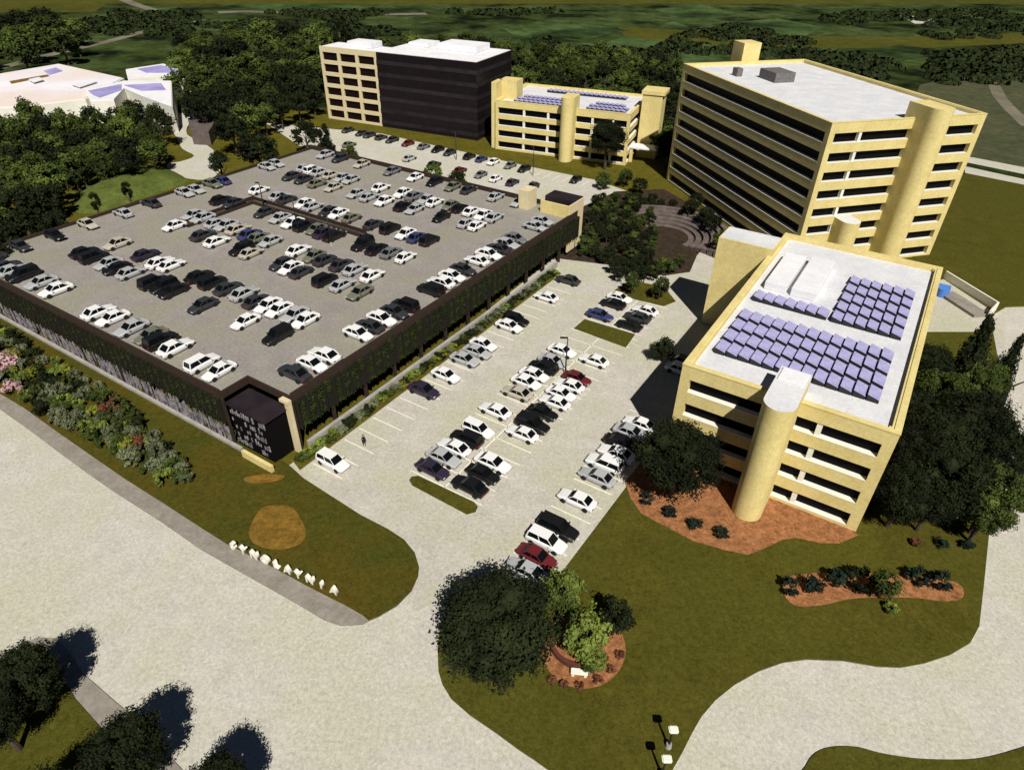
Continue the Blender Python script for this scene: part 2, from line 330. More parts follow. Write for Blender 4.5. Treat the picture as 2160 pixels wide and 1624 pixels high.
def trunk_mesh(seed=0):
    rnd = random.Random(seed); bm = bmesh.new()
    def tube(p, q, r1, r2):
        d = (q - p); rot = d.to_track_quat('Z', 'Y').to_matrix().to_4x4()
        bmesh.ops.create_cone(bm, cap_ends=True, segments=7, radius1=r1, radius2=r2, depth=d.length, matrix=Matrix.Translation((p + q) / 2) @ rot)
    tube(Vector((0, 0, 0)), Vector((.02, .01, .55)), .05, .034)
    for i in range(6):
        a = i * math.tau / 6 + rnd.random(); z = rnd.uniform(.35, .55)
        tube(Vector((.02, .01, z)), Vector((math.cos(a) * rnd.uniform(.18, .34), math.sin(a) * rnd.uniform(.18, .34), z + rnd.uniform(.18, .36))), .022, .008)
    tube(Vector((.02, .01, .55)), Vector((0, 0, .85)), .03, .01)
    me = bpy.data.meshes.new('trunk'); bm.to_mesh(me); bm.free(); me.materials.append(M['bark']); return me
TR = [trunk_mesh(i) for i in range(3)]
CR = {}
def crowns(kind, k, *a, **kw):
    CR[kind] = [crown_mesh('crown', *a, seed=hash(kind) % 97 + i if False else 31 * len(CR) + i, **kw) for i in range(k)]
crowns('dark', 3, 17000, .055, 150, m_=M['leafdark'])
crowns('darkmid', 2, 13000, .058, 80, m_=M['leafmid'])
crowns('light', 2, 2600, .13, 34, m_=M['leaflight'])
crowns('green', 2, 2200, .14, 30, m_=M['leafmid'])
crowns('wood', 4, 1900, .15, 36, m_=M['leafwood'])
crowns('wooddark', 3, 1700, .15, 34, m_=M['leafdark'])
crowns('conifer', 3, 5000, .085, 90, shape='cone', m_=M['leafdark'])
crowns('column', 2, 1800, .14, 30, shape='column', m_=M['leafdark'])
for kk, mm in (('b_green', 'leafmid'), ('b_light', 'leaflight'), ('b_teal', 'leafteal'), ('b_grey', 'leafgrey'), ('b_pink', 'leafpink'), ('b_red', 'leafred'), ('b_yel', 'leafyel'), ('b_dark', 'leafdark')):
    crowns(kk, 2, 620, .22, 18, squash=.8, m_=M[mm])
vr = random.Random(5)
def tree(p, r, h, kind, label, group=None, name='tree', cat='tree', asp=None, trunk=True):
    """p ground point, r crown radius, h total height"""
    e = empty(name, (p.x, p.y, p.z), vr.random() * math.tau, label, cat, group)
    cm = vr.choice(CR[kind]); c = bpy.data.objects.new('crown', cm); col.objects.link(c); c.parent = e
    rz = (asp or .5 * min(h * .82, 2.1 * r)) if asp is None else asp
    c.scale = (r, r * vr.uniform(.9, 1.1), rz); c.location = (0, 0, h - rz * .98)
    if trunk:
        t = bpy.data.objects.new('trunk', vr.choice(TR)); col.objects.link(t); t.parent = e
        s = h * .8; t.scale = (s * .8, s * .8, s)
    return e
def tpx(x, y, r, h, kind, label, group=None, z0=0, **kw):
    """place a tree so that its crown centre is where the photograph shows it"""
    asp = kw.pop('asp', None); rz = asp or .5 * min(h * .82, 2.1 * r)
    p = G(x, y, z0 + h - rz); p.z = z0
    return tree(p, r, h, kind, label, group, asp=rz, **kw)
def bush(x, y, r, kind, label, group=None, z0=.19, name='shrub', cat='shrub', hs=.8):
    p = G(x, y, z0 + r * .5); p.z = z0
    e = bpy.data.objects.new(name, vr.choice(CR[kind])); col.objects.link(e)
    e.location = (p.x, p.y, z0 + r * hs * .7); e.scale = (r, r, r * hs); e.rotation_euler.z = vr.random() * 6
    return tag(e, label, cat, group)

# the near trees
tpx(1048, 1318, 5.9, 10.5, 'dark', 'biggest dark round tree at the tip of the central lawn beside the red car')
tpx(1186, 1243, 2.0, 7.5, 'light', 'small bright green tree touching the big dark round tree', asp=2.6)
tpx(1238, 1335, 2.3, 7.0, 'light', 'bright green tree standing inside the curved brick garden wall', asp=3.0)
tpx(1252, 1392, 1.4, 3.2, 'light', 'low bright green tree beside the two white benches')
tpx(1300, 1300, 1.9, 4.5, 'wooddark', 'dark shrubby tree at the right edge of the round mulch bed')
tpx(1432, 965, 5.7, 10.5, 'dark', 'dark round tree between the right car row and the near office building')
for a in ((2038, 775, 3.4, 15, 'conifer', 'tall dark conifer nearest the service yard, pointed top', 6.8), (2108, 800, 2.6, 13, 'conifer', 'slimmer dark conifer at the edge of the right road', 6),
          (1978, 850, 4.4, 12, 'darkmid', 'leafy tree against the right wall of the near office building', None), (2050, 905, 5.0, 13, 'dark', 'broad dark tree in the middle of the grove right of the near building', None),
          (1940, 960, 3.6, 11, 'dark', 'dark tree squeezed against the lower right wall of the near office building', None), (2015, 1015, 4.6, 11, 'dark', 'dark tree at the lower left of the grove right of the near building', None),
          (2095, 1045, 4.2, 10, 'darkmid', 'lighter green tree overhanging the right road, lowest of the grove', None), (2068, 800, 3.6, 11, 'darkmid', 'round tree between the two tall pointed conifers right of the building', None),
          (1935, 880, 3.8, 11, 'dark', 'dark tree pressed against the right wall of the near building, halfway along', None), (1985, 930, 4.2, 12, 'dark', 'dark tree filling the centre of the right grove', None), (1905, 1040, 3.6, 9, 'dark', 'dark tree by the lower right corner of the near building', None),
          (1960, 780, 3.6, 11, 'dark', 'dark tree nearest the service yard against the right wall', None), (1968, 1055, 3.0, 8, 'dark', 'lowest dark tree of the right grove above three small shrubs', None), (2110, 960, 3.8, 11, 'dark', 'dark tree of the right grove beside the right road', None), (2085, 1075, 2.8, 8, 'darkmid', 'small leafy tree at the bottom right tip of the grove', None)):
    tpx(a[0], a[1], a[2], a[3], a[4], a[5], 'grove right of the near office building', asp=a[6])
def shade(x, y, r, h, kind, label, group=None):
    """place a tree so that its shadow lands where the photograph shows it"""
    rz = .5 * min(h * .82, 2.1 * r); q = G(x, y, .1); hd = Vector((sdir.x, sdir.y, 0)).normalized() * (h - rz) / math.tan(SUN_EL)
    p = q + hd; p.z = .2; tree(p, r, h, kind, label, group, asp=rz)
for a in ((138, 1400, 3.0, 8, 'topmost dark tree at the lower left corner, shading the grey pavement strip'), (332, 1540, 3.1, 8, 'dark tree below the right end of the grey pavement strip, lower left'),
          (503, 1618, 2.7, 7, 'treetop cut by the bottom edge, farthest right of the lower left trees'), (30, 1440, 2.8, 8.0, 'dark tree at the left edge below the white kerb ramp'),
          (84, 1470, 2.8, 8, 'dark tree in the middle of the lower left clump'), (10, 1480, 3.4, 8, 'dark tree in the bottom left corner of the picture'),
          (170, 1640, 2.6, 7, 'dark tree by the bottom edge below the grey pavement strip')):
    shade(a[0], a[1], a[2], a[3], 'dark', a[4], 'trees at the lower left street corner')
tpx(1336, 592, 1.7, 4.6, 'green', 'left of the two small green trees on the mulch parking island')
tpx(1393, 604, 1.8, 4.6, 'green', 'right of the two small green trees on the mulch parking island')
tpx(1522, 505, 1.9, 5.5, 'green', 'small green tree squeezed against the left corner of the buff stair tower')
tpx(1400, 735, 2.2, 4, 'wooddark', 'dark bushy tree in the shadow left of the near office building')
# trees near the middle building
tpx(1282, 292, 5.6, 13, 'dark', 'dark spreading tree before the right half of the middle office building', asp=5)
for x, y, r, h, k, lab in ((1275, 378, 2.4, 4.5, 'green', 'green low tree at the end of the far parking lot, left one'), (1318, 372, 2.2, 4.5, 'green', 'green low tree below the entrance canopy of the middle building'), (1350, 390, 2.4, 4, 'wooddark', 'dark low tree by the pale forecourt beyond the court garden'),
                           (545, 318, 5.5, 11, 'wooddark', 'dark round tree beyond the far left edge of the garage roof'), (463, 345, 2.9, 9.5, 'wooddark', 'dark tree beside the pale driveway left of the garage'),
                           (645, 285, 4.5, 9, 'wooddark', 'dark tree before the left end of the far parking lot'), (683, 285, 2.2, 11, 'column', 'slim dark tree at the far left corner of the garage'),
                           (690, 318, 3.0, 10.5, 'wooddark', 'dark tree leaning over the far wall of the garage roof, leftmost there'), (737, 330, 2.6, 10.5, 'wood', 'green tree behind the far garage wall near its left end'),
                           (913, 368, 2.4, 10.5, 'wood', 'bright green tree behind the middle of the far garage wall'), (965, 382, 2.4, 10, 'wooddark', 'dark tree behind the far garage wall, right of the bright green one')):
    tpx(x, y, r, h, k, lab)
# garden court between garage and tower
gr = random.Random(8); pts = []
for i in range(900):
    x = gr.uniform(1222, 1475); y = gr.uniform(412, 580)
    if x < 1290 and y > 545: continue
    if x > 1378 and 436 < y < 548: continue
    if (x - 1336) ** 2 / 134 ** 2 + (y - 492) ** 2 / 86 ** 2 > 1: continue
    if all((x - a) ** 2 + ((y - b) * 1.3) ** 2 > 16 ** 2 for a, b in pts): pts.append((x, y))
for i, (x, y) in enumerate(pts):
    r = gr.uniform(1.05, 1.7)
    tpx(x, y, r, gr.uniform(2.0, 3.8), gr.choice(['wood', 'wooddark', 'wooddark', 'green']), 'small dark leafy tree packed in the garden court between garage and tower', 'trees of the garden court', name='garden_tree')
# dark trees by the foot of the tower
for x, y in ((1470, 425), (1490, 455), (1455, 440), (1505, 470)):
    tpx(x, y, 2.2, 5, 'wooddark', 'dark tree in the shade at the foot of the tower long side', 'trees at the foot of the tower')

def inpoly(x, y, P_):
    c = False; j = len(P_) - 1
    for i in range(len(P_)):
        if (P_[i][1] > y) != (P_[j][1] > y) and x < (P_[j][0] - P_[i][0]) * (y - P_[i][1]) / (P_[j][1] - P_[i][1]) + P_[i][0]: c = not c
        j = i
    return c
def grove(P_, spacing, rr, hh, kinds, label, group, seed, maxn=200, z=7):
    """scatter trees on the ground inside a photographed outline (of the crowns)"""
    rnd = random.Random(seed); W_ = [G(x, y, z) for x, y in P_]; Q = [(p.x, p.y) for p in W_]
    x0, x1 = min(q[0] for q in Q), max(q[0] for q in Q); y0, y1 = min(q[1] for q in Q), max(q[1] for q in Q)
    got = []; t = 0
    while t < 30000 and len(got) < maxn:
        t += 1; x = rnd.uniform(x0, x1); y = rnd.uniform(y0, y1)
        if not inpoly(x, y, Q): continue
        if all((x - a) ** 2 + (y - b) ** 2 > spacing ** 2 for a, b in got): got.append((x, y))
    for x, y in got:
        tree(Vector((x, y, 0)), rnd.uniform(*rr), rnd.uniform(*hh), rnd.choice(kinds), label, group)
    return len(got)
n1 = grove([(-150, 310), (-60, 270), (20, 248), (90, 232), (160, 248), (205, 240), (300, 222), (335, 240), (352, 275), (352, 298), (310, 318), (250, 328), (180, 345), (125, 385), (100, 425), (80, 450), (20, 470), (-120, 520), (-250, 560)], 6.0, (3.3, 4.6), (8, 11.5), ['wood', 'wood', 'wooddark'], 'leafy tree in the wood left of the garage, below the white factory roofs', 'trees in the wood left of the garage', 3, 110)
n2 = grove([(385, 195), (470, 190), (540, 150), (660, 150), (676, 205), (640, 218), (560, 238), (505, 262), (485, 278), (462, 240), (385, 228)], 7.5, (3.8, 5.4), (9, 12), ['wooddark', 'wood', 'wooddark'], 'dark tree in the wood between the driveway and the cream wing', 'trees between driveway and cream wing', 4, 60)
n3 = grove([(380, 75), (460, 62), (640, 58), (700, 68), (720, 95), (660, 110), (680, 160), (540, 155), (470, 190), (385, 185), (380, 150)], 13, (5.5, 8), (9, 13), ['wood', 'wood', 'wood', 'wooddark'], 'tree in the broad wood behind and left of the cream wing', 'trees in the wood behind the cream wing', 6, 110)
n4 = grove([(1064, 90), (1200, 95), (1320, 110), (1430, 140), (1425, 250), (1412, 300), (1400, 210), (1340, 190), (1230, 178), (1110, 170), (1075, 150)], 8.5, (4.0, 5.8), (7, 10.5), ['wood', 'wood', 'wood', 'wooddark'], 'tree in the strip of wood behind the middle office building', 'trees behind the middle office building', 9, 90)
n5 = grove([(-60, 50), (60, 45), (150, 60), (170, 90), (60, 118), (-60, 128)], 14, (6, 9), (11, 15), ['wooddark', 'wood', 'wooddark'], 'tree of the wood beyond the factory in the upper left corner', 'trees in the upper left corner', 12, 50)
n6 = grove([(690, 66), (800, 74), (900, 76), (1060, 84), (1060, 96), (900, 92), (800, 88), (700, 88)], 13, (5, 7), (8, 11), ['wood', 'wood', 'wooddark'], 'treetop showing above the white roof of the black glass building', 'trees above the black building roof', 13, 30)
# trees along the left edge of the garage
for x, y, r, h, k in ((70, 470, 3.5, 9, 'wooddark'), (120, 478, 3, 9, 'wooddark'), (30, 505, 3.2, 10, 'wooddark'), (200, 425, 1.6, 6, 'column'), (268, 402, 1.6, 6, 'column'), (4, 545, 2.5, 10, 'leaf' if False else 'wooddark')):
    tpx(x, y, r, h, k, {200: 'left of two slim dark trees standing on the green mound', 268: 'right of two slim dark trees standing on the green mound'}.get(x, 'dark tree hanging over the left edge of the garage roof'), None if x in (200, 268) else 'dark trees over the left garage edge')
tpx(722, 88, 5, 26, 'wooddark', 'very dark tall tree rising behind the cream wing roof', asp=9)

# far woodland: one mass nobody could count
bm = bmesh.new(); fr = random.Random(21)
FARK = [([(1130, 60), (1400, 70), (1450, 120), (1180, 130)], 77), ([(1180, 30), (1700, 40), (1720, 110), (1500, 95), (1200, 75)], 77), ([(1740, 15), (2300, 5), (2300, 70), (1980, 62), (1760, 40)], 133), ([(1700, 100), (2250, 85), (2200, 150), (1980, 150), (1900, 190), (1820, 150)], 133),
        ([(-200, 28), (380, 22), (420, 60), (180, 48), (-200, 45)], 105), ([(380, 35), (1060, 38), (1000, 60), (700, 50)], 112), ([(560, 10), (1250, 10), (1200, 32), (760, 30)], 91), ([(230, 8), (420, 12), (400, 28), (260, 30)], 42)]
for P_, cnt in FARK:
    Q = [(p.x, p.y) for p in px(P_, 5)]
    x0, x1 = min(q[0] for q in Q), max(q[0] for q in Q); y0, y1 = min(q[1] for q in Q), max(q[1] for q in Q)
    k = 0; t = 0
    while k < cnt and t < 20000:
        t += 1; x = fr.uniform(x0, x1); y = fr.uniform(y0, y1)
        if not inpoly(x, y, Q) or noise.noise(Vector((x * .012, y * .008, 3))) < -.12: continue
        k += 1; r = fr.uniform(2.5, 6.5); h = r * .5
        for j in range(55):
            d = Vector((fr.gauss(0, 1), fr.gauss(0, 1), abs(fr.gauss(0, 1)) * .9)).normalized()
            p = Vector((x + d.x * r, y + d.y * r, .5 + d.z * h)) * 1.0
            nn = (d + Vector((fr.gauss(0, .5), fr.gauss(0, .5), .3))).normalized(); a = nn.orthogonal().normalized(); b = nn.cross(a); s = fr.uniform(1.0, 2.4)
            bm.faces.new([bm.verts.new(p + a * s * q + b * s * w) for q, w in ((-.6, 0), (0, -.5), (.6, 0), (0, .5))])
w_ = obj('far_woodland', bm, M['leaffar']); tag(w_, 'dark far-off woodland among the fields at the top of the picture', 'woodland', kind='stuff')

# flowering shrub border below the garage front
PINK = [(14, 770, 'b_pink', 2.0, 'larger pink flowering shrub at the left picture edge'), (28, 822, 'b_pink', 1.5, 'smaller pale pink flowering shrub next to the pavement, left edge'), (232, 862, 'b_red', 1.7, 'reddish shrub in the middle of the border below the garage'), (290, 935, 'b_red', 1.2, 'red flowering shrub at the right part of the border')]
taken = []
for x, y, k, r, lab in PINK: bush(x, y, r, k, lab, hs=1.0, name='flowering_shrub'); taken.append((x, y))
br = random.Random(14)
names = {'b_green': 'green', 'b_light': 'bright green', 'b_grey': 'grey green', 'b_dark': 'dark green', 'b_yel': 'yellow green'}
for i in range(4000):
    x = br.uniform(-30, 408); y = br.uniform(675, 1010)
    if not ((690 + x * .60 if x < 230 else 828 + (x - 230) * .95) < y < 812 + x * .575): continue
    if any((x - a) ** 2 + (y - b) ** 2 < 16 ** 2 for a, b in taken): continue
    taken.append((x, y)); k = br.choice(['b_green', 'b_grey', 'b_green', 'b_light', 'b_dark', 'b_grey', 'b_green', 'b_yel' if br.random() < .25 else 'b_grey'])
    bush(x, y, br.uniform(.85, 1.45), k, f'{names[k]} shrub in the crowded border between garage and pavement', f'{names[k]} shrubs of the border', hs=1.0)
for x, y, k in ((1365, 1053, 0), (1412, 1080, 1), (1466, 1103, 2), (1521, 1124, 3)):
    bush(x, y, .95, 'b_teal', ['first (topmost)', 'second', 'third', 'fourth (lowest)'][k] + ' dark round shrub in the orange mulch left of the column')
for x, y, r, k, lab in ((1668, 1240, 1.1, 'b_teal', 'leftmost dark shrub on the long mulch island'), (1716, 1234, 1.15, 'b_teal', 'second dark shrub from the left on the mulch island'), (1764, 1222, 1.2, 'b_teal', 'third dark shrub from the left on the mulch island'),
                        (1815, 1226, 1.7, 'b_dark', 'largest, darkest shrub in the middle of the mulch island'), (1938, 1219, 1.2, 'b_teal', 'second dark shrub from the right on the mulch island'), (1988, 1228, 1.2, 'b_teal', 'rightmost dark shrub on the long mulch island')):
    bush(x, y, r, k, lab, hs=1.0)
tpx(1868, 1230, 1.6, 4.0, 'green', 'small green tree standing on the long mulch island')
bush(1880, 1282, .8, 'b_light', 'bright green shrub at the lower edge of the mulch island')
for x, y, lab in ((1935, 1143, 'left of three small shrubs under the right grove'), (1986, 1145, 'middle one of three small shrubs under the right grove'), (2042, 1149, 'right of three small shrubs under the right grove')): bush(x, y, .8, 'b_red' if x < 1950 else 'b_teal', lab)
for i, (x, y) in enumerate(((1165, 1435), (1190, 1442), (1222, 1446), (1262, 1434), (1290, 1412), (1308, 1380))):
    bush(x, y, .5, 'b_red', 'small reddish shrub in the mulch outside the curved brick wall', 'small shrubs round the brick wall')
# hedge plants in the strip beside the garage
hr = random.Random(3)
for i in range(58):
    v = -1.5 + i * 1.08; k = hr.choice(['b_green', 'b_green', 'b_dark', 'b_light', 'b_grey', 'b_dark'])
    lab = f'{names[k]} shrub in the planting strip along the garage side'
    if i in (17, 24, 26, 28): k = 'b_yel'; lab = 'yellow green ' + {17: 'shrub nearest the garage corner in the planting strip', 24: 'shrub in the planting strip, second from the corner', 26: 'shrub in the planting strip, third from the corner', 28: 'shrub in the planting strip, farthest from the corner'}[i]
    p = C(-1.85 + hr.uniform(-.3, .3), v)
    e = bpy.data.objects.new('strip_shrub', vr.choice(CR[k])); col.objects.link(e); e.location = (p.x, p.y, .65)
    e.scale = (1.0, 1.0, hr.uniform(.5, .85)); e.rotation_euler.z = hr.random() * 6
    tag(e, lab, 'shrub', None if i in (17, 24, 26, 28) else f'{names[k]} shrubs in the garage strip')
# green mound
bm = bmesh.new()
P_ = px(smooth([(152, 432), (165, 400), (210, 372), (270, 350), (340, 352), (392, 376), (390, 388), (300, 420), (210, 448), (165, 450)]))
c_ = sum(P_, Vector()) / len(P_); rings = [(1, .05), (.8, 1.0), (.55, 1.9), (.25, 2.3)]; prev = None
for k, z in rings:
    ring = [bm.verts.new((c_.x + (p.x - c_.x) * k, c_.y + (p.y - c_.y) * k, z)) for p in P_]
    if prev:
        for i in range(len(ring)): bm.faces.new([prev[i], prev[(i + 1) % len(ring)], ring[(i + 1) % len(ring)], ring[i]])
    prev = ring
bm.faces.new(prev)
o = obj('grass_mound', bm, M['mound'], smooth=True); tag(o, kind='structure')
# ================================================================ buildings
def office(name, label, loc, rz, w, d, h, pitch, nfl, wall, top=1.7, openh=1.75, faces='FRBL', fsplits=((0, None),), sides_split=(), depth=1.1, posts=1.1, sill=True, label_cat='office building'):
    """banded office block: buff spandrels, white sills, dark recessed ribbon windows.
    local x runs along the front, y back"""
    e = empty(name, loc, rz, label, label_cat)
    wb = bmesh.new(); sb = bmesh.new()
    zt = [h - top - k * pitch for k in range(nfl)]
    bands = [(zt[0], h)]
    for k in range(nfl - 1): bands.append((zt[k + 1], zt[k] - openh))
    bands.append((0, max(.1, zt[-1] - openh)))
    T = depth
    for z0, z1 in bands:
        box(wb, 0, w, 0, T, z0, z1); box(wb, 0, w, d - T, d, z0, z1)
        box(wb, 0, T, T, d - T, z0, z1); box(wb, w - T, w, T, d - T, z0, z1)
    e_ = .004
    for x0, x1, y0, y1 in ((-e_, posts, -e_, posts), (w - posts, w + e_, -e_, posts), (-e_, posts, d - posts, d + e_), (w - posts, w + e_, d - posts, d + e_)):
        box(wb, x0, x1, y0, y1, 0, h + e_)
    if sill:
        for z0, z1 in bands[1:]:
            box(sb, posts, w - posts, -.03, T - .1, z1, z1 + .07); box(sb, posts, w - posts, d - T + .1, d + .03, z1, z1 + .07)
            box(sb, -.03, T - .1, posts, d - posts, z1, z1 + .07); box(sb, w - T + .1, w + .03, posts, d - posts, z1, z1 + .07)
    obj('wall', wb, wall, e)
    if sill: obj('sill', sb, M['white'], e)
    else: sb.free()
    obj('interior', B(T + .12, w - T - .12, T + .12, d - T - .12, .1, h - 1.2), M['core'], e)
    for k, z in enumerate(zt):
        zz = max(z - openh, .12)
        if z - openh < .05: zz = .12
        obj('window', B(posts, w - posts, T - .12, T - .04, zz, z), M['glass'], e)
        obj('window', B(posts, w - posts, d - T + .04, d - T + .12, zz, z), M['glass'], e)
        obj('window', B(w - T + .04, w - T + .12, T, d - T, zz, z), M['glass'], e)
        obj('window', B(T - .12, T - .04, T, d - T, zz, z), M['glass'], e)
    # pillars in front of the ribbon windows
    for xs in fsplits:
        for z in zt:
            obj('pillar', B(xs - .28, xs + .28, .12, T - .15, z - openh + .07, z), M['white'], e)
    obj('roof', B(T - .02, w - T + .02, T - .02, d - T + .02, h - 1.15, h - .55), M['roofw'], e)
    cp = bmesh.new()   # coping along the parapet
    for a in ((-.05, w + .05, -.05, .62), (-.05, w + .05, d - .62, d + .05), (-.05, .62, .62, d - .62), (w - .62, w + .05, .62, d - .62)):
        box(cp, a[0], a[1], a[2], a[3], h + .006, h + .10)
    obj('coping', cp, wall, e)
    return e
def stadium(bm, cx, cy, r, yb, z0, z1, seg=18, mi=0):
    pts = [(cx - r, yb)] + [(cx - r * math.cos(i * math.pi / seg), cy - r * math.sin(i * math.pi / seg)) for i in range(seg + 1)] + [(cx + r, yb)]
    vt = [bm.verts.new((x, y, z1)) for x, y in pts]; vb = [bm.verts.new((x, y, z0)) for x, y in pts]; n = len(pts)
    f = bm.faces.new(vt); f.material_index = 1
    bm.faces.new(vb[::-1])
    for i in range(n): bm.faces.new([vt[i], vb[i], vb[(i + 1) % n], vt[(i + 1) % n]])

# --- near office building
NO = G(1440, 771, .25 * 55); NO.z = 0
near = office('office_building', 'nearest buff office building, lavender solar panels on its white roof', NO, RZ, 22.3, 45.2, 13.9, 3.3, 4, M['yellow'], fsplits=(15.3,), depth=.85)
bm = bmesh.new(); stadium(bm, 11.3, -3.6, 1.62, 3.2, 0, 15.6); obj('stair_column', bm, [M['yellow'], M['roofw']], near)
e2 = obj('column_cap', B(9.95, 12.65, .3, 2.9, 15.6, 15.75, bev=.03), M['roofb'], near)
obj('stair_tower', B(-7.6, .6, 34.6, 39.6, 0, 15.1), M['yellow'], near); obj('tower_cap', B(-7.4, .4, 34.8, 39.4, 15.1, 15.25), M['roofw'], near)
obj('tower_window', B(-1.9, -.5, 34.5, 34.61, 9.0, 10.2), M['glass'], near)
# white plant housings
for a in ((2.2, 5.1, 25, 36.5), (5.7, 8.9, 25, 37.2)):
    pb = obj('plant_housing', B(a[0], a[1], a[2], a[3], 13.35, 14.5, bev=.06), M['roofb'], near)
pan = bmesh.new()   # tilted solar tile: high edge on the left, 1.15 x 2.5 m
vs = [(0, 0, .76), (0, 2.8, .50), (1.24, 2.8, .16), (1.24, 0, .42)]
a_ = [pan.verts.new(v) for v in vs]; pan.faces.new(a_)
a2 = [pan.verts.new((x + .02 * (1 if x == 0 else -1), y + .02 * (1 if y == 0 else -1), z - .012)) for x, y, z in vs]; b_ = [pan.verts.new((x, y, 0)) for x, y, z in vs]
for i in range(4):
    f = pan.faces.new([a2[i], b_[i], b_[(i + 1) % 4], a2[(i + 1) % 4]]); f.material_index = 1  # black sides: shadow of the gaps between tiles, put into the colour
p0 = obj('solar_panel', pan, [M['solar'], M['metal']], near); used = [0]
def panel(parent, x, y, z, sx=1, sy=1):
    if used[0] == 0: o = p0
    else: o = p0.copy(); col.objects.link(o)
    used[0] += 1; o.parent = parent; o.location = (x, y, z); o.scale = (sx, sy, 1)
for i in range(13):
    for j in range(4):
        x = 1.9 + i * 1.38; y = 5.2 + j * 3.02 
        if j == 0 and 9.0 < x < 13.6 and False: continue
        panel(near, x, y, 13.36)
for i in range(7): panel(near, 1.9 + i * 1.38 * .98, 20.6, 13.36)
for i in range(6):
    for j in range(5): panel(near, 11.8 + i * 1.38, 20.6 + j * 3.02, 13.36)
# --- tower
TO = G(1756, 261, .49 * 55); TO.z = 0; TRZ = R(15.65)
tower = office('office_tower', 'tallest buff office block with eight floors and a plain white roof', TO, TRZ, 32, 53.6, 26.95, 3.3, 8, M['yellow'], fsplits=(6.4, 24.2), depth=.9)
bm = bmesh.new(); stadium(bm, 18.6, -2.7, 2.0, 2.4, 0, 29.3); obj('stair_column', bm, [M['yellow'], M['yellow']], tower)
obj('roof_plant', B(10.5, 15.2, 33, 39, 26.4, 28.3), M['grey'], tower)
obj('roof_vent', B(6, 7.4, 40.5, 42.5, 26.4, 28.0, bev=.08), M['grey'], tower)
obj('back_stair', B(15.0, 19.5, 53.8, 58.5, 0, 30.8), M['yellow'], tower)
bm = bmesh.new(); stadium(bm, 8.0, -2.2, 1.75, .2, 0, 10.2); obj('entrance_column', bm, [M['yellow'], M['roofw']], tower)
# --- middle building
MO = G(1045, 212, .236 * 55); MO.z = 0; MRZ = R(-20.5)
mid = office('office_building', 'smaller buff office building in the distance, two square stair towers', MO, MRZ, 37.5, 24, 13.0, 3.0, 4, M['yellow'], fsplits=(8.3, 15.2, 27.5, 33), depth=.8, posts=.8)
bm = bmesh.new(); stadium(bm, 21.3, -2.3, 1.75, 2.5, 0, 16.2); obj('stair_column', bm, [M['yellow'], M['yellow']], mid)
obj('stair_tower', B(-.7, 4.4, 4.8, 9.5, 12.4, 17.3), M['yellow'], mid); obj('stair_tower', B(-1.5, -.05, .8, 5.5, 0, 17.3), M['yellow'], mid)
obj('stair_tower', B(38.3, 43.6, 9.0, 15.0, 0, 16.3), M['yellow'], mid); obj('tower_cap', B(38.0, 44.2, 8.7, 15.3, 16.3, 17.2), M['yellow'], mid)
cpy = obj('entrance_canopy', B(37.2, 45.5, 3.4, 7.4, 3.7, 4.1), M['roofb'], mid); obj('canopy_post', B(37.6, 38.4, 3.6, 4.4, 0, 3.7), M['yellow'], mid)
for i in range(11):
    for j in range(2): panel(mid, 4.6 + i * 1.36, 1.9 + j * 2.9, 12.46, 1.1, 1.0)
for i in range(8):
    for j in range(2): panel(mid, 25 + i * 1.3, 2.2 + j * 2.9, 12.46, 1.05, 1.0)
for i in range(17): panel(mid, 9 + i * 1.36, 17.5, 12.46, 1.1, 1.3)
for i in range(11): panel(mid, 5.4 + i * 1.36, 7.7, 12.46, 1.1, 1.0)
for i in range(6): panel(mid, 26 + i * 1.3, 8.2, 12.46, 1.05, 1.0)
# --- cream and black building
CO = G(793, 110, .38 * 55); CO.z = 0; CRZ = R(-24.2); H6 = 20.9
cr = empty('cream_wing', CO, CRZ, 'cream office wing with a grid of eighteen dark windows, far left', 'office building')
wb = bmesh.new(); cw = 20.6; colx = [.9, 6.9, 7.6, 13.4, 14.1, 19.7]
rows = [(H6 - 1.5 - k * 3.3 - 2.25, H6 - 1.5 - k * 3.3) for k in range(6)]
for a, b in ((0, .9), (6.3, 7.3), (12.9, 13.9), (19.6, cw)): box(wb, -cw + a, -cw + b, -.004, .6, 0, H6 + .004)
zs = [(0, rows[5][0])] + [(rows[k + 1][1], rows[k][0]) for k in range(5)] + [(rows[0][1], H6)]
for a, b in zs: box(wb, -cw, 0, 0, .55, a, b)
box(wb, -cw, -.05, .62, 9.5, .05, H6 - .4); obj('wall', wb, M['cream'], cr)
for z0, z1 in rows:
    for a, b in ((.9, 6.3), (7.3, 12.9), (13.9, 19.6)): obj('window', B(-cw + a, -cw + b, .5, .61, z0, z1), M['maroon'], cr)
obj('roof', B(-cw + .3, -.3, .9, 9.3, H6 - .39, H6 - .1), M['roofb'], cr)
obj('roof_penthouse', B(-12.6, -4, 3.4, 9.4, H6 - .1, H6 + 1.5, bev=.1), M['roofb'], cr)
bk = empty('glass_building', CO, CRZ, 'black glass office building with a bright white roof, beside the cream wing', 'office building')
obj('curtain_wall', B(.1, 33.2, -.3, 22.5, 0, H6), M['blackg'], bk)
for k in range(6): obj('spandrel', B(.02, 33.28, -.38, 22.58, 1.0 + k * 3.35, 2.1 + k * 3.35), M['blackf'], bk)
obj('roof', B(.3, 33.0, 0, 22.3, H6, H6 + .12), M['roofb'], bk)
obj('roof_penthouse', B(14, 27, 11.5, 20.5, H6 + .12, H6 + 1.9, bev=.1), M['roofb'], bk)
obj('roof_penthouse', B(3, 10, 13, 20, H6 + .12, H6 + 1.2, bev=.1), M['roofb'], bk)

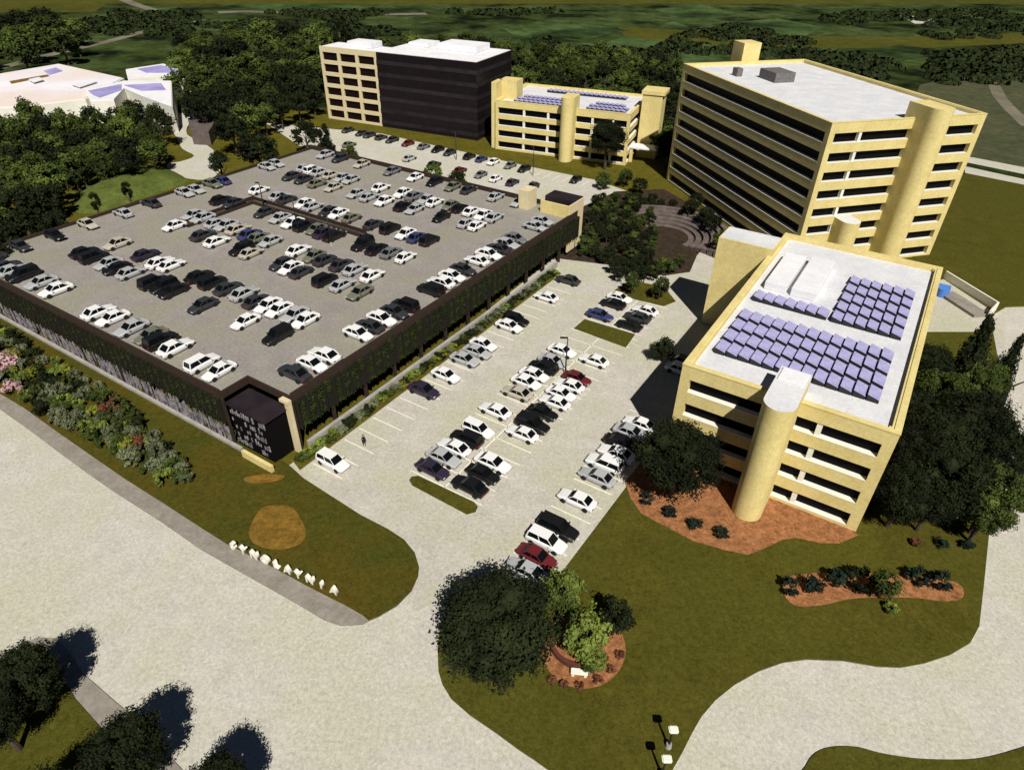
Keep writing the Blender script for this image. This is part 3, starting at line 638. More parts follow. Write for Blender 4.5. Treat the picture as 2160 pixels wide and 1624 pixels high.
# --- factory roofs in the far left
def flat(name, label, pts, h, mroof, mwall=M['white']):
    c = sum((G(x, y, h) for x, y in pts), Vector()) / len(pts); c.z = 0
    e = empty(name, c, 0, label, 'factory building'); q = [G(x, y, h) - c for x, y in pts]
    bm = bmesh.new(); poly(bm, q, 0, h); me = bpy.data.meshes.new('wall'); bm.to_mesh(me); bm.free(); me.materials.append(mwall); me.materials.append(mwall)
    o = bpy.data.objects.new('wall', me); col.objects.link(o); o.parent = e
    bm = bmesh.new(); poly(bm, [p * .985 for p in q], h, h + .25); me = bpy.data.meshes.new('roof'); bm.to_mesh(me); bm.free(); me.materials.append(mroof); me.materials.append(mroof)
    o = bpy.data.objects.new('roof', me); col.objects.link(o); o.parent = e
    return e, c
f1, c1 = flat('factory', 'long white factory roof with a faint orange streak, left picture edge', [(-160, 190), (0, 157), (125, 136), (262, 166), (180, 210), (60, 225), (-160, 240)], 6, M['pinkroof'])
f2, c2 = flat('factory', 'small white factory roof with a lilac panel, rightmost and farthest', [(265, 148), (345, 136), (408, 155), (402, 166), (330, 162), (270, 168)], 6, M['roofb'])
f3, c3_ = flat('factory', 'white factory roof with lilac bands just above the dark wood', [(180, 192), (262, 172), (362, 172), (364, 228), (300, 205), (262, 188), (240, 212), (190, 214)], 7, M['roofb'])
def patch(parent, c, pts, z, m_, name='roof_panel'):
    bm = bmesh.new(); poly(bm, [G(x, y, z) - c for x, y in pts], z - .2, z + .05); me = bpy.data.meshes.new(name); bm.to_mesh(me); bm.free(); me.materials.append(m_); me.materials.append(m_)
    o = bpy.data.objects.new(name, me); col.objects.link(o); o.parent = parent
patch(f1, c1, [(92, 150), (118, 143), (132, 150), (104, 158)], 6.4, M['lilac'])
patch(f1, c1, [(20, 172), (100, 158), (104, 161), (24, 177)], 6.35, M['dry'])
patch(f1, c1, [(150, 178), (190, 168), (205, 172), (168, 184)], 6.9, M['roofb'], 'roof_housing')
patch(f1, c1, [(60, 168), (82, 163), (92, 168), (70, 174)], 7.0, M['roofb'], 'roof_housing')
patch(f2, c2, [(290, 146), (340, 138), (372, 146), (380, 154), (310, 154)], 6.4, M['lilac'])
patch(f2, c2, [(378, 150), (402, 152), (400, 163), (382, 162)], 6.4, M['lilac'])
patch(f3, c3_, [(262, 180), (340, 176), (350, 190), (300, 192)], 7.4, M['lilac'])
patch(f3, c3_, [(186, 192), (256, 178), (256, 190), (210, 206), (196, 200)], 7.4, M['lilac'])
f4, _c = flat('white_shed', 'small white shed roof between dark trees right of the factory', [(465, 168), (482, 172), (480, 186), (468, 180)], 5, M['roofb'])
f5, _c = flat('brown_house', 'grey brown house with a low roof beside the pale driveway', [(396, 252), (440, 242), (452, 262), (440, 280), (402, 278)], 3.6, M['brown'], M['brown'])

# ================================================================ parking garage
DZ = 8.0
ge = empty('parking_garage', GO, RZ, 'wide parking garage with planted walls and cars parked on its open roof', 'parking garage')
# garage-local: x = -u, y = v
def gb(u0, u1, v0, v1, z0, z1, **k): return B(-u1, -u0, v0, v1, z0, z1, **k)
def gbox(bm, u0, u1, v0, v1, z0, z1): box(bm, -u1, -u0, v0, v1, z0, z1)
us = [0, 7.4, 26, 54, 56, 71.5]; vs_ = [-4, 0, 25, 39.4, 41.0, 71.2]
bm = bmesh.new()
for i in range(5):
    for j in range(5):
        if i == 0 and j == 0: continue
        if i == 3 and j in (2, 3): continue     # ramp slot along the depth
        if i in (2,) and j == 3: continue        # ramp slot along the width
        gbox(bm, us[i], us[i + 1], vs_[j], vs_[j + 1], DZ - .45, DZ)
bmesh.ops.remove_doubles(bm, verts=bm.verts, dist=.001)
obj('deck', bm, M['deck'], ge)
bm = bmesh.new()   # floors below and inner walls, coloured near black as the shade in the openings
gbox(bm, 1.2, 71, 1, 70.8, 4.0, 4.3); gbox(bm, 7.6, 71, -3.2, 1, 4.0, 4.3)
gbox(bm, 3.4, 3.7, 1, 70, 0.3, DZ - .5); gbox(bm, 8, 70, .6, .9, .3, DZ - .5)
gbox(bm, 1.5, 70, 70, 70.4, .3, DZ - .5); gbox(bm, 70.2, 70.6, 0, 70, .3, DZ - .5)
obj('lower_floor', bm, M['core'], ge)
# parapets
def para(name, u0, u1, v0, v1, z1=DZ + .55, m_=M['parapet']): return obj(name, gb(u0, u1, v0, v1, DZ - .7, z1), m_, ge)
para('parapet', 7.4, 71.7, -4.25, -4.0); para('parapet', -.25, 0, 0, 71.4); para('parapet', 71.5, 71.75, -4, 71.4); para('parapet', 7.0, 71.5, 71.2, 71.5, DZ + .9)
para('parapet', 7.15, 7.4, -4.0, -.25, DZ + .3); para('parapet', 0, 7.4, -.25, 0, DZ + .3)
for a in ((53.8, 54, 25, 39.2), (56, 56.2, 25, 41.2), (26, 54, 39.2, 39.4), (26, 56, 41.0, 41.2)):
    obj('ramp_wall', gb(*a, DZ - .4, DZ + .6), M['parapet'], ge)
# planted panels: front and right side
pm = bmesh.new(); pr = random.Random(77)
box(pm, 0, 5.6, 0, .12, 0, 4.6)
for i_ in range(5): box(pm, i_ * 1.4 - .05, i_ * 1.4 + .05, -.5, -.002, 0, 4.7)
for f in pm.faces: f.material_index = 1
for i in range(2600):
    x = pr.uniform(0, 5.6); z = pr.uniform(-.1, 4.7); y = -abs(pr.gauss(0, .16))
    if noise.noise(Vector((x * 2.6, z * .35, 2))) < -.05: continue
    nn = Vector((pr.gauss(0, .6), -1, pr.gauss(.3, .6))).normalized(); a = nn.orthogonal().normalized(); a.rotate(Matrix.Rotation(pr.random() * 6.28, 3, nn)); b = nn.cross(a); s = pr.uniform(.10, .26)
    pm.faces.new([pm.verts.new(Vector((x, y, z)) + a * s * q + b * s * w) for q, w in ((-.6, 0), (0, -.4), (.6, 0), (0, .4))])
pan0 = obj('planted_panel', pm, [M['ivy'], M['trellis']], ge); first = [True]
def planted(x, y, z, rz, sx=1, sz=1):
    if first[0]: o = pan0; first[0] = False
    else: o = pan0.copy(); col.objects.link(o)
    o.parent = ge; o.location = (x, y, z); o.rotation_euler.z = rz; o.scale = (sx, 1, sz)
for i in range(11): planted(-71.7 + i * 5.85, -4.3, 3.75, 0, 1.02, .78)
for i in range(12): planted(.3, .3 + i * 5.93, 3.2, R(90), 1.03, .9)
bm = bmesh.new()
for i in range(12): gbox(bm, 7.25 + i * 5.85, 7.5 + i * 5.85, -4.2, -3.9, 0, DZ - .7)
obj('column_row', bm, M['parapet'], ge)
for i in range(13): obj('column', gb(-.2, .25, -.1 + i * 5.93, .2 + i * 5.93, 0, DZ - .7), M['parapet'], ge)
# screen of pale slats at street level
for s in range(8):
    bm = bmesh.new(); rr = random.Random(s)
    for i in range(26):
        u = 7.6 + s * 8.0 + i * .306; w = rr.uniform(.05, .13)
        if rr.random() < .22: continue
        z0 = .6 if rr.random() < .7 else rr.uniform(.7, 1.5)
        gbox(bm, u, u + w, -4.3 + rr.uniform(-.05, .05), -4.2, z0, rr.uniform(2.2, 3.7))
    obj('slat_screen', bm, M['pale'], ge)
obj('plinth', gb(5.6, 71.7, -4.7, -4.25, 0, .6), M['gwall'], ge)
# glazed stair at the near corner
st = obj('stair_core', gb(.5, 7.1, -3.7, -.3, .1, 6.4), M['core'], ge)
obj('stair_roof', gb(.2, 7.3, -4.0, -.3, 6.4, 6.6), M['blackf'], ge)
bm = bmesh.new(); rr = random.Random(4)
for k in range(5):
    for i in range(16):
        if rr.random() < .35: continue
        u = .7 + i * .4; gbox(bm, u, u + rr.uniform(.12, .26), -3.82, -3.74, .7 + k * 1.12, .7 + k * 1.12 + rr.uniform(.4, .85))
obj('stair_glazing', bm, M['pale'], ge)
obj('corner_column', gb(-.35, .35, -.75, -.25, 0, 7.6), M['cream'], ge); obj('column_head', gb(-.4, 1.0, -.9, -.25, 7.5, 7.9), M['cream'], ge)
obj('corner_wall', gb(-.6, 4.6, -5.2, -4.75, 0, 1.15), M['yellow'], ge)
# far corner lift and stair
obj('stair_wall', gb(-.1, 6.0, 67.8, 68.2, DZ + .002, DZ + 2.3), M['yellow'], ge); obj('stair_wall', gb(-.2, .1, 68.2, 73.8, 1, DZ + 2.3), M['cream'], ge)
obj('lift_shaft', gb(8.4, 10.6, 67.2, 70.4, DZ + .002, DZ + 3.6), M['cream'], ge)
obj('lift_shaft', gb(.8, 7.2, 71.6, 75.4, 0, DZ + 1.9), M['blackf'], ge)
# low grey wall beside the sunken edge
rw = tag(obj('retaining_wall', B(-.25, .25, 0, 62.5, 0, 1.15), M['gwall']), 'long low grey wall running beside the right side of the garage', 'wall')
rw.location = C(-.75, .6); rw.rotation_euler.z = RZ

# ================================================================ terraced seating court
def arc_wall(cx, cy, rad, a0, a1, w, h, m_, name, label=None, cat=None, seg=26, parent=None, z=0):
    bm = bmesh.new(); ring = []
    for i in range(seg + 1):
        a = a0 + (a1 - a0) * i / seg; c, s = math.cos(a), math.sin(a)
        ring.append([bm.verts.new((c * q, s * q, zz)) for q, zz in ((rad, 0), (rad + w, 0), (rad + w, h), (rad, h))])
    for i in range(seg):
        for k in range(4): bm.faces.new([ring[i][k], ring[i + 1][k], ring[i + 1][(k + 1) % 4], ring[i][(k + 1) % 4]])
    bm.faces.new(ring[0]); bm.faces.new(ring[-1][::-1])
    o = obj(name, bm, m_, parent)
    if not parent: o.location = (cx, cy, z); tag(o, label, cat)
    return o
cc = G(1395, 500)
ts = empty('terraced_seating', (cc.x, cc.y, 0), 0, 'curved brown terraced steps of the garden court before the tower', 'steps')
for k in range(6): arc_wall(0, 0, 5.5 + k * 1.5, R(-50), R(115), 1.1, .25 + k * .28, M['steps'], 'step', parent=ts)
# round brick wall and benches
bc = G(1225, 1352)
arc_wall(bc.x, bc.y, 2.7, R(-168), R(-40), .35, .55, M['brick'], 'brick_wall', 'low curved dark red brick wall under the bright green trees', 'wall', z=.19)
for x, y, rz, lab in ((1222, 1418, -.1, 'white bench block at the lower end of the curved brick wall'), (1254, 1405, .5, 'longer white bench block right of the curved brick wall')):
    p = G(x, y, .5); e = empty('bench', (p.x, p.y, .19), rz, lab, 'bench')
    obj('seat', B(-.75, .75, -.3, .3, .38, .52, bev=.03), M['lamp'], e)
    for s in (-.55, .55): obj('leg', B(s - .12, s + .12, -.24, .24, 0, .38), M['lamp'], e)
# white yard wall with blue canvas
a, b, c3 = G(1990, 588), G(2098, 655), G(2082, 672)
yw = empty('yard_wall', (a.x, a.y, 0), 0, 'white low wall of the service yard behind the near office building', 'wall')
def wallseg(p, q, h, w=.3):
    d = q - p; bm = B(0, d.length, -w / 2, w / 2, 0, h); o = obj('wall_panel', bm, M['white'], yw); o.location = p - a; o.rotation_euler.z = math.atan2(d.y, d.x)
a.z = b.z = c3.z = 0; wallseg(a, b, 1.6); wallseg(b, c3, 1.6)
rp = G(2030, 645); g_ = tag(obj('loading_ramp', B(-4.2, 4.2, -1.5, 1.5, 0, .5), M['walk']), 'grey loading ramp along the white yard wall', 'ramp'); g_.location = (rp.x, rp.y, .08); d = b - a; g_.rotation_euler.z = math.atan2(d.y, d.x)
bp = G(1990, 612, 1); bl = empty('canvas_cover', (bp.x, bp.y, .05), RZ, 'bright blue canvas cover beside the white yard wall', 'cover')
bm = bmesh.new(); stadium(bm, 0, -.4, 1.0, 1.4, 0, 1.5); obj('canvas', bm, [M['blue'], M['blue']], bl)

# ================================================================ sign letters on the lawn
s0, s1 = G(483, 1150, .25), G(718, 1254, .25); sd = (s1 - s0); sl = sd.length; sd.normalize()
se = empty('sign', (s0.x, s0.y, .19), math.atan2(sd.y, sd.x), 'row of white standing letters on the front lawn beside the pavement', 'sign')
TXT = 'SYNOLAYNIA'
for i, ch in enumerate(TXT):
    cu = bpy.data.curves.new('letter', 'FONT'); cu.body = ch; cu.size = 1.25; cu.extrude = .2; cu.offset = .05; cu.align_x = 'CENTER'
    to = bpy.data.objects.new('tmp', cu); col.objects.link(to); bpy.context.view_layer.update()
    me = bpy.data.meshes.new_from_object(to.evaluated_get(bpy.context.evaluated_depsgraph_get())); me.name = 'letter'
    bpy.data.objects.remove(to); me.materials.clear(); me.materials.append(M['letter'])
    o = bpy.data.objects.new('letter', me); col.objects.link(o); o.parent = se
    o.location = (sl * (i + .5) / len(TXT), 0, .03); o.rotation_euler = (R(90), 0, 0)

# ================================================================ lamps, person
def lamp(p, h, label, arm=1.0, heads=1, white=False, z0=0, rz=0):
    e = empty('lamp_post', (p.x, p.y, z0), rz, label, 'lamp')
    bm = bmesh.new(); bmesh.ops.create_cone(bm, cap_ends=True, segments=10, radius1=.12, radius2=.07, depth=h, matrix=Matrix.Translation((0, 0, h / 2)))
    obj('post', bm, M['metal'], e, True)
    bm = bmesh.new(); bmesh.ops.create_cone(bm, cap_ends=True, segments=12, radius1=.28, radius2=.22, depth=.5, matrix=Matrix.Translation((0, 0, .25))); obj('base', bm, M['gwall'], e)
    for k in range(heads):
        s = 1 if k == 0 else -1
        if white: obj('lamp_head', B(-.38, .38, -.3, .3, h - .05, h + .22, bev=.08), M['lamp'], e)
        else: obj('lamp_head', B(min(0, -s * arm), max(0, -s * arm), -.16, .16, h - .1, h + .08, bev=.03), M['metal'], e)
p = G(1192, 790); lamp(p, 6.3, 'tall dark street lamp among the middle car rows', 1.1)
for x, y, h, lab in ((1409, 1576, 2.6, 'upper of two white-headed path lamps at the bottom of the lawn'), (1395, 1637, 2.6, 'lower of two white-headed path lamps, at the bottom picture edge')): lamp(G(x, y), h, lab, white=True, z0=.17)
lamp(C(54, 105, 0), 7.5, 'dark lamp post in the far parking lot behind the garage, left one', .8); lamp(C(30.5, 106, 0), 7.5, 'dark lamp post in the far parking lot behind the garage, right one', .8)
for u, v, lab in ((49, 38, 'left'), (38, 36.0, 'middle'), (27.5, 34, 'right')):
    lamp(C(u, v), 5.5, f'thin lamp post on the garage roof by the ramp, {lab} of three', .7, z0=DZ)
def skin(name, V, E, rad, m_, parent=None):
    me = bpy.data.meshes.new(name); me.from_pydata(V, E, []); o = bpy.data.objects.new(name, me); col.objects.link(o)
    sk = o.modifiers.new('s', 'SKIN'); o.modifiers.new('u', 'SUBSURF').levels = 1; o.modifiers['u'].render_levels = 1
    for i, r_ in enumerate(rad): me.skin_vertices[0].data[i].radius = (r_, r_)
    me.skin_vertices[0].data[0].use_root = True
    bpy.context.view_layer.update(); dg = bpy.context.evaluated_depsgraph_get(); nm = bpy.data.meshes.new_from_object(o.evaluated_get(dg)); o.modifiers.clear(); o.data = nm
    nm.name = name; nm.materials.clear(); nm.materials.append(m_)
    if parent: o.parent = parent
    return o
M['skin'] = mat('skin', (.42, .26, .19), rough=.6); M['cloth'] = mat('dark_clothes', (.012, .011, .012), rough=.9); M['hair'] = mat('hair', (.02, .014, .01), rough=.8)
pp = G(769, 942); pe = empty('person', (pp.x, pp.y, .095), R(200), 'person in dark clothes standing alone in the empty parking stalls', 'person')
V = [(0, 0, .95), (0, 0, 1.2), (0, 0, 1.42), (0, 0, 1.52), (0, .02, 1.66), (-.1, 0, .88), (-.11, .04, .5), (-.11, -.02, .08), (-.11, .12, .05), (.1, 0, .88), (.12, -.03, .5), (.12, -.1, .08), (.12, .04, .05), (-.19, 0, 1.4), (-.24, -.02, 1.13), (-.22, .1, .9), (.19, 0, 1.4), (.25, -.02, 1.13), (.22, .12, .92)]
E_ = [(0, 1), (1, 2), (2, 3), (3, 4), (0, 5), (5, 6), (6, 7), (7, 8), (0, 9), (9, 10), (10, 11), (11, 12), (2, 13), (13, 14), (14, 15), (2, 16), (16, 17), (17, 18)]
rd = [.15, .15, .13, .055, .1, .09, .06, .04, .04, .09, .06, .04, .04, .06, .045, .035, .06, .045, .035]
skin('body', V, E_, rd, M['cloth'], pe)
bm = bmesh.new(); bmesh.ops.create_uvsphere(bm, u_segments=12, v_segments=8, radius=.115, matrix=Matrix.Translation((0, 0, 1.69)) @ Matrix.Diagonal((.85, 1, 1.15, 1))); obj('head', bm, M['skin'], pe, True)
bm = bmesh.new(); bmesh.ops.create_uvsphere(bm, u_segments=12, v_segments=8, radius=.122, matrix=Matrix.Translation((0, -.02, 1.72)) @ Matrix.Diagonal((.9, 1, 1.0, 1))); obj('hair', bm, M['hair'], pe, True)
# ================================================================ cars
PAINT = {'W': ('white', (.82, .82, .82)), 'K': ('black', (.010, .010, .011)), 'S': ('silver', (.42, .43, .44)), 'G': ('grey', (.16, .165, .175)), 'D': ('dark grey', (.035, .037, .042)),
         'B': ('dark blue', (.035, .05, .14)), 'R': ('dark red', (.13, .018, .022)), 'O': ('olive grey', (.16, .165, .12)), 'T': ('beige', (.48, .44, .36)), 'P': ('dark purple', (.03, .022, .045))}
PM = {k: mat(n.replace(' ', '_') + '_paint', c, rough=.32, spec=.45) for k, (n, c) in PAINT.items()}
M['cglass'] = mat('car_glass', (.004, .005, .006), rough=.18, spec=.25); M['hl'] = mat('headlight_glass', (.6, .6, .58), rough=.2); M['tl'] = mat('tail_glass', (.3, .01, .01), rough=.3)
def loft(bm, secs, cap=True):
    rings = [[bm.verts.new(p) for p in s] for s in secs]; n = len(rings[0])
    for a, b in zip(rings, rings[1:]):
        for i in range(n): bm.faces.new([a[i], a[(i + 1) % n], b[(i + 1) % n], b[i]])
    if cap: bm.faces.new(rings[0][::-1]); bm.faces.new(rings[-1])
def car_meshes(suv):
    h0 = .98 if suv else .88; W2 = .93 if suv else .9
    st = [(-2.32, .80, .45, h0 - .12), (-2.2, .88, .28, h0), (-1.4, .98, .25, h0 + .03), (0, 1.0, .23, h0 + .03), (1.1, .99, .25, h0 + .01), (1.75, .95, .26, h0 - .10), (2.2, .86, .30, h0 - .20), (2.35, .74, .42, h0 - .30)]
    body = bmesh.new()
    loft(body, [[(x, -W2 * w * .9, zb), (x, -W2 * w, .55), (x, -W2 * w * .97, zt - .12), (x, -W2 * w * .82, zt), (x, W2 * w * .82, zt), (x, W2 * w * .97, zt - .12), (x, W2 * w, .55), (x, W2 * w * .9, zb)] for x, w, zb, zt in st])
    top = 1.72 if suv else 1.44
    cs = [(-2.12, -1.95), (-1.0, -1.0), (0.0, 0.0), (1.12, .42)] if suv else [(-1.72, -1.02), (-.6, -.6), (0.05, 0.0), (1.05, .30)]
    gl = bmesh.new(); b0, b1 = cs[0]; f0, f1 = cs[-1]; wb, wt = .80, .66
    q = [(b0, -wb * .94, h0), (f0, -wb * .92, h0), (f0, wb * .92, h0), (b0, wb * .94, h0)]; t_ = [(b1, -wt, top - .05), (f1, -wt, top - .05), (f1, wt, top - .05), (b1, wt, top - .05)]
    vb = [gl.verts.new(p) for p in q]; vt = [gl.verts.new(p) for p in t_]
    gl.faces.new(vt)
    for i in range(4): gl.faces.new([vb[i], vb[(i + 1) % 4], vt[(i + 1) % 4], vt[i]])
    rf = bmesh.new(); box(rf, b1 - .02, f1 + .04, -wt - .03, wt + .03, top - .055, top + .01, bev=.03)
    # roof pillars in body colour join the roof panel to the shoulders
    def bar(p, q_, w):
        d = Vector(q_) - Vector(p); mm = Matrix.Translation((Vector(p) + Vector(q_)) / 2) @ d.to_track_quat('Z', 'Y').to_matrix().to_4x4()
        bmesh.ops.create_cube(rf, size=1, matrix=mm @ Matrix.Diagonal((w, w, d.length, 1)))
    for s in (-1, 1):
        bar((b0, s * wb * .95, h0), (b1, s * wt, top - .03), .12); bar((f0, s * wb * .93, h0), (f1, s * wt, top - .03), .06); bar(((b0 + f0) / 2, s * (wb * .95), h0), ((b1 + f1) / 2, s * wt, top - .03), .07)
        bmesh.ops.create_cube(body, size=1, matrix=Matrix.Translation((.85, s * (W2 + .08), h0 + .06)) @ Matrix.Diagonal((.16, .2, .13, 1)))
    wh = bmesh.new(); bmesh.ops.create_cone(wh, cap_ends=True, segments=14, radius1=.34, radius2=.34, depth=.24, matrix=Matrix.Rotation(R(90), 4, 'X'))
    hl = bmesh.new(); box(hl, -.04, .04, -.16, .16, -.07, .07)
    out = []
    for nm, bm_, mm in (('body', body, None), ('windows', gl, M['cglass']), ('roof_panel', rf, None), ('wheel', wh, M['tyre']), ('headlight', hl, M['hl'])):
        bmesh.ops.recalc_face_normals(bm_, faces=bm_.faces); me = bpy.data.meshes.new(nm); bm_.to_mesh(me); bm_.free()
        if mm: me.materials.append(mm)
        out.append(me)
    tl = out[4].copy(); tl.name = 'tail_light'; tl.materials.clear(); tl.materials.append(M['tl']); out.append(tl)
    return out, h0
PROTO = {}
def child(name, me, par, loc=(0, 0, 0)):
    o = bpy.data.objects.new(name, me); col.objects.link(o); o.parent = par; o.location = loc; return o
def make_car(suv, c):
    me, h0 = CM[suv]; e = bpy.data.objects.new('parked_car', None); col.objects.link(e); e.empty_display_size = .5
    for nm, k in (('body', 0), ('roof_panel', 2)):
        mm = me[k].copy(); mm.materials.clear(); mm.materials.append(PM[c]); child(nm, mm, e)
    child('windows', me[1], e)
    for x in (-1.42, 1.42):
        for y in (-.8, .8): child('wheel', me[3], e, (x, y, .34))
    for y in (-.6, .6):
        child('headlight', me[4], e, (2.29, y, .62)); child('tail_light', me[5], e, (-2.31, y, .72))
    return e
CM = {True: car_meshes(True), False: car_meshes(False)}
def dup(root):
    r = root.copy(); col.objects.link(r)
    for ch in root.children:
        c = ch.copy(); col.objects.link(c); c.parent = r
    return r
def P(s): return [(float(a.split(',')[0]), float(a.split(',')[1]), a.split(',')[2]) for a in s.split()]
cr_ = random.Random(42)
def place(u, v, z, head, c, label, group):
    suv = c.endswith('u'); k = (suv, c[0])
    if k not in PROTO: e = PROTO[k] = make_car(*k)
    else: e = dup(PROTO[k])
    p = C(u, v, z); e.location = p
    base = RZ if head == 'U' else RZ + R(90)
    e.rotation_euler.z = base + (math.pi if cr_.random() < .45 else 0) + R(cr_.uniform(-1.6, 1.6))
    s = cr_.uniform(.93, 1.02); e.scale = (s, s * cr_.uniform(.98, 1.04), s * cr_.uniform(.97, 1.05))
    tag(e, label, 'car', group)
ORD = ['zeroth', 'first', 'second', 'third', 'fourth', 'fifth', 'sixth', 'seventh', 'eighth', 'ninth', 'tenth', 'eleventh', 'twelfth', 'thirteenth', 'fourteenth', 'fifteenth', 'sixteenth', 'seventeenth', 'eighteenth', 'nineteenth', 'twentieth', 'twenty-first', 'twenty-second', 'twenty-third', 'twenty-fourth']
def row(cars, axis, line, z, head, phrase, group, side='left', gap=2.5, jit=.25, mn=1.75):
    """cars: (u, v, colour); kept on the row line, spaced so that they do not touch"""
    L_ = sorted(cars, key=lambda q: q[0 if axis == 'u' else 1]); t = [q[0 if axis == 'u' else 1] for q in L_]
    keep = []
    for i, a in enumerate(t):
        if keep and a - t[keep[-1]] < mn: continue
        keep.append(i)
    L_ = [L_[i] for i in keep]; t = [t[i] for i in keep]
    for it in range(60):
        for i in range(len(t) - 1):
            d = t[i + 1] - t[i]
            if d < gap: t[i] -= (gap - d) / 2; t[i + 1] += (gap - d) / 2
    n = len(L_)
    for i, q in enumerate(L_):
        c = q[2]; kind = 'SUV' if c.endswith('u') else 'sedan'
        k = i + 1 if side == 'near' else n - i
        lab = f"{PAINT[c[0]][0]} {kind}, {ORD[k]} from {'the near end' if side == 'near' else 'left'} {phrase}"
        u, v = (t[i], line + cr_.uniform(-jit, jit)) if axis == 'u' else (line + cr_.uniform(-jit, jit), t[i])
        place(u, v, z, head, c, lab, group)
def uv(L_, z):
    out = []
    for x, y, c in L_:
        if z > 2 and c == 'R' and y < 560: c = 'D'
        p = G(x, y, z + .75) - GO; out.append((p.x * GU.x + p.y * GU.y, p.x * GV.x + p.y * GV.y, c))
    return out
# W white, K black, S silver, G grey, D dark grey, B dark blue, R dark red, O olive/beige-dark, T tan/beige, P purple-dark; suffix u = suv
FRONT="42,522,D 18,557,R 11,573,S 55,576,Ku 80,595,S 120,608,W 193,650,K 212,654,W 228,672,W 268,693,S 311,708,O 333,720,Ku 352,739,W 428,762,Wu 447,780,W 467,776,W"
DECK="""167,534,K 205,538,Ku 209,552,D 250,511,W 228,519,T 228,554,S 250,562,K 274,573,S 315,532,P 340,548,S 318,560,W 350,560,W 318,598,Ku 345,603,Ku 368,608,K
425,578,K 455,590,Ku 480,606,D 515,614,O 431,640,D 443,612,T 483,632,S 492,672,Ku 500,684,W 528,668,S 546,631,D 575,629,W 547,650,W 594,642,W 575,657,W 601,672,S 644,666,S 626,683,W 583,707,Ku
366,475,W 396,451,K 409,464,S 442,440,S 496,410,K 483,425,W 514,419,D 542,397,S 529,405,W 566,416,T 587,423,T 598,410,S 616,414,D 650,425,W 624,436,W 655,434,S
533,449,S 555,447,D 570,464,W 585,460,S 600,475,W 624,464,S 646,473,Ku 672,482,O 700,482,P 694,497,K
435,478,S 424,493,O 444,488,D 461,478,S 483,497,W 500,482,T 520,495,B 540,502,O 509,525,Ku 568,508,S 551,521,T 620,523,S 607,536,W 590,556,R 601,569,W 631,573,D 662,538,O 687,545,D
727,553,R 732,569,S 760,560,S 791,571,W 780,582,W 682,590,Ku 717,601,S 738,614,G 756,606,D 778,604,O
773,510,Ku 819,482,Ku 862,488,W 851,503,W 882,497,B 904,506,Ku 819,527,S 871,532,W 845,520,G 790,525,K
641,364,Wu 645,375,D 653,351,S 675,360,S 678,382,O 706,365,T 712,390,T 734,369,S 738,378,S 612,371,R
734,410,W 758,404,S 778,414,S 793,390,P 819,388,W 815,421,W 791,423,K 845,408,W 860,397,S 849,434,K 871,441,S 875,412,G 899,415,D 910,427,W 884,427,S
704,441,D 693,456,W 719,445,S 741,449,S 732,462,O 780,464,K 773,477,T 788,471,R
934,454,K 943,440,W 957,428,O 970,437,K 998,441,O 983,450,W 972,469,K 994,465,S 996,478,W 1013,456,W 1035,456,D 1029,463,S
680,327,S 714,334,D 745,345,D 767,343,T 806,360,W 825,360,G 881,370,W 918,381,K 957,391,O 989,398,D 1050,411,S 1092,426,S"""
EDGE="690,752,W 668,766,W 642,794,D 773,708,W 791,688,D 819,678,W 835,655,D 860,645,Ku 875,655,P 912,610,Ku 938,596,W 968,585,W 979,567,D 987,559,K 1020,552,W 1031,535,W 1051,522,D 1085,518,S 1088,502,G 1135,478,S 1146,465,S"
LEFT="571,341,S 550,347,S 405,397,S 385,403,S 424,395,T 463,379,B 479,377,D 448,386,O 181,470,T 207,467,D 254,446,S 275,441,W 321,428,D 111,493,K 132,493,K 47,519,D"
LOT="""700,970,Wu 897,822,P 942,790,W 983,757,S 1011,740,S 1027,729,W 1068,684,W 1088,673,Ku 1145,622,W 1190,587,D
1181,736,W 1163,758,S 1153,775,Ku 1125,788,W 1101,799,W 1087,823,O 1116,836,T 1200,788,S 1233,803,R 1199,808,W 1231,817,S 1190,830,W 1170,845,W 1253,758,W
1135,857,K 1161,866,Ku 1174,879,K 1124,894,Ku 1103,913,W 1055,868,W
999,899,Wu 999,932,Ku 958,931,W 942,960,S 922,991,P 988,958,W 1047,977,W 1021,991,S 1043,1008,K 988,1021,K
1303,625,W 1290,638,K 1314,645,D 1270,664,B 1321,682,K 1340,666,D 1370,656,W 1370,671,K 1392,745,D 1383,760,W
1344,890,W 1325,907,S 1309,931,K 1298,953,W 1279,966,W 1288,981,Wu 1268,1007,S 1227,1055,W 1185,1118,Ku 1162,1140,Wu 1137,1178,R 1098,1190,S"""
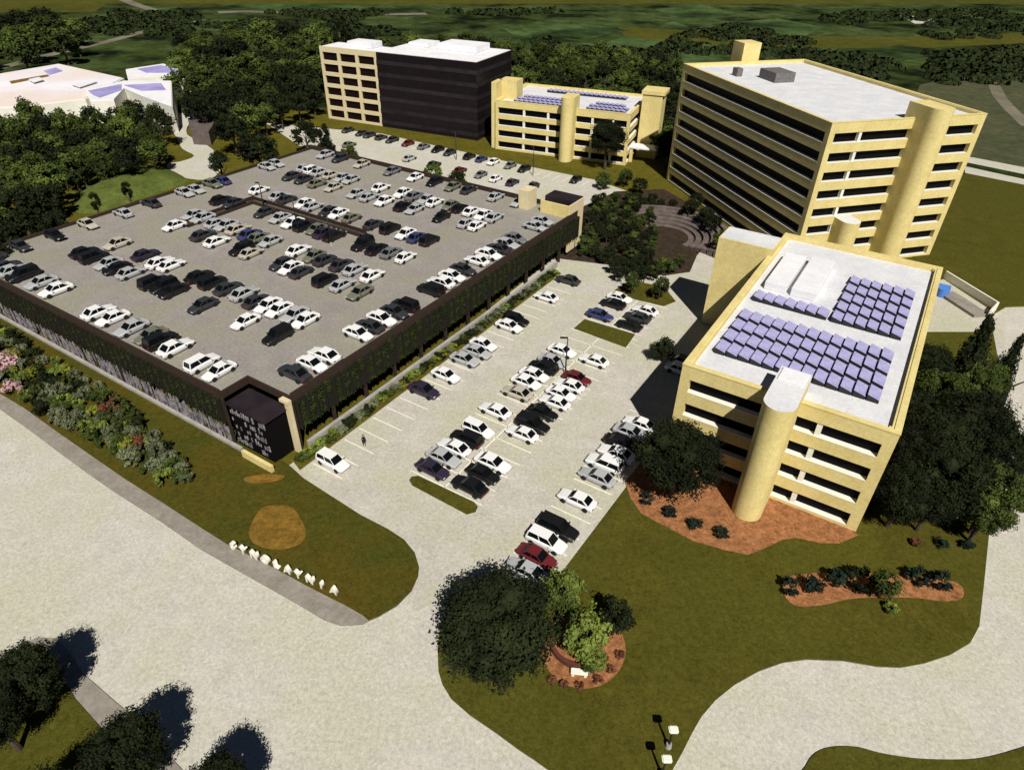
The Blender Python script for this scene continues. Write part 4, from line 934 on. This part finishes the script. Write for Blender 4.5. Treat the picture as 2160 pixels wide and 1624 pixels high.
UPPER="728,275,D 762,280,D 778,284,D 799,290,D 819,297,D 858,302,R 888,306,P 904,304,G 921,315,K 947,321,D 732,305,O 860,334,S 917,345,D 987,330,K 1016,334,B 1042,340,W 972,357,R 1018,365,G 1038,379,W 1085,381,P 1109,353,K 1116,396,D 1213,378,K 1065,353,G"
deck = uv(P(DECK), DZ)
lines = [(8.0, 'in the second roof row from the street'), (13.1, 'in the third roof row from the street'), (23.3, 'in the fourth roof row from the street'), (28.5, 'in the roof row before the ramp opening'), (36.4, 'in the roof row along the ramp opening'), (44.0, 'in the roof row just beyond the ramp'), (53.9, 'in the second roof row beyond the ramp'), (59.2, 'in the third roof row beyond the ramp'), (68.4, 'in the roof row along the far wall')]
bins = {k: [] for k, _ in lines}
for q in deck: bins[min(bins, key=lambda k: abs(k - q[1]))].append(q)
for k, ph in lines:
    jit = .3
    if bins[k]: row(bins[k], 'u', k, DZ, 'V', ph, 'cars parked on the garage roof', gap=2.35)
row(uv(P(FRONT), DZ), 'u', -1.4, DZ, 'V', 'in the roof row along the street parapet', 'cars parked on the garage roof', gap=2.35)
row(uv(P(EDGE), DZ), 'v', 2.6, DZ, 'U', 'of the right parapet roof row', 'cars parked on the garage roof', 'near', gap=2.35)
row(uv(P(LEFT), DZ), 'v', 68.4, DZ, 'U', 'of the left edge roof row', 'cars parked on the garage roof', 'near', gap=2.35)
lot = uv(P(LOT), .1); ll = [(-5.7, 'of the planting strip ground row'), (-16.4, 'of the left middle ground row'), (-21.9, 'of the right middle ground row'), (-33.4, 'of the ground row by the lawn')]
lb = {k: [] for k, _ in ll}
for q in lot: lb[min(lb, key=lambda k: abs(k - q[0]))].append(q)
for k, ph in ll: row(lb[k], 'v', k, .1, 'U', ph, 'cars parked in the ground level lot', 'near', gap=2.2, mn=1.25)
up = uv(P(UPPER), .1); row([q for q in up if q[1] > 103], 'u', 108.3, .1, 'V', 'in the far lot row nearest the buildings', 'cars parked in the far lot', gap=2.6)
row([q for q in up if q[1] <= 103], 'u', 97.6, .1, 'V', 'in the far lot row nearest the garage', 'cars parked in the far lot', gap=2.6)
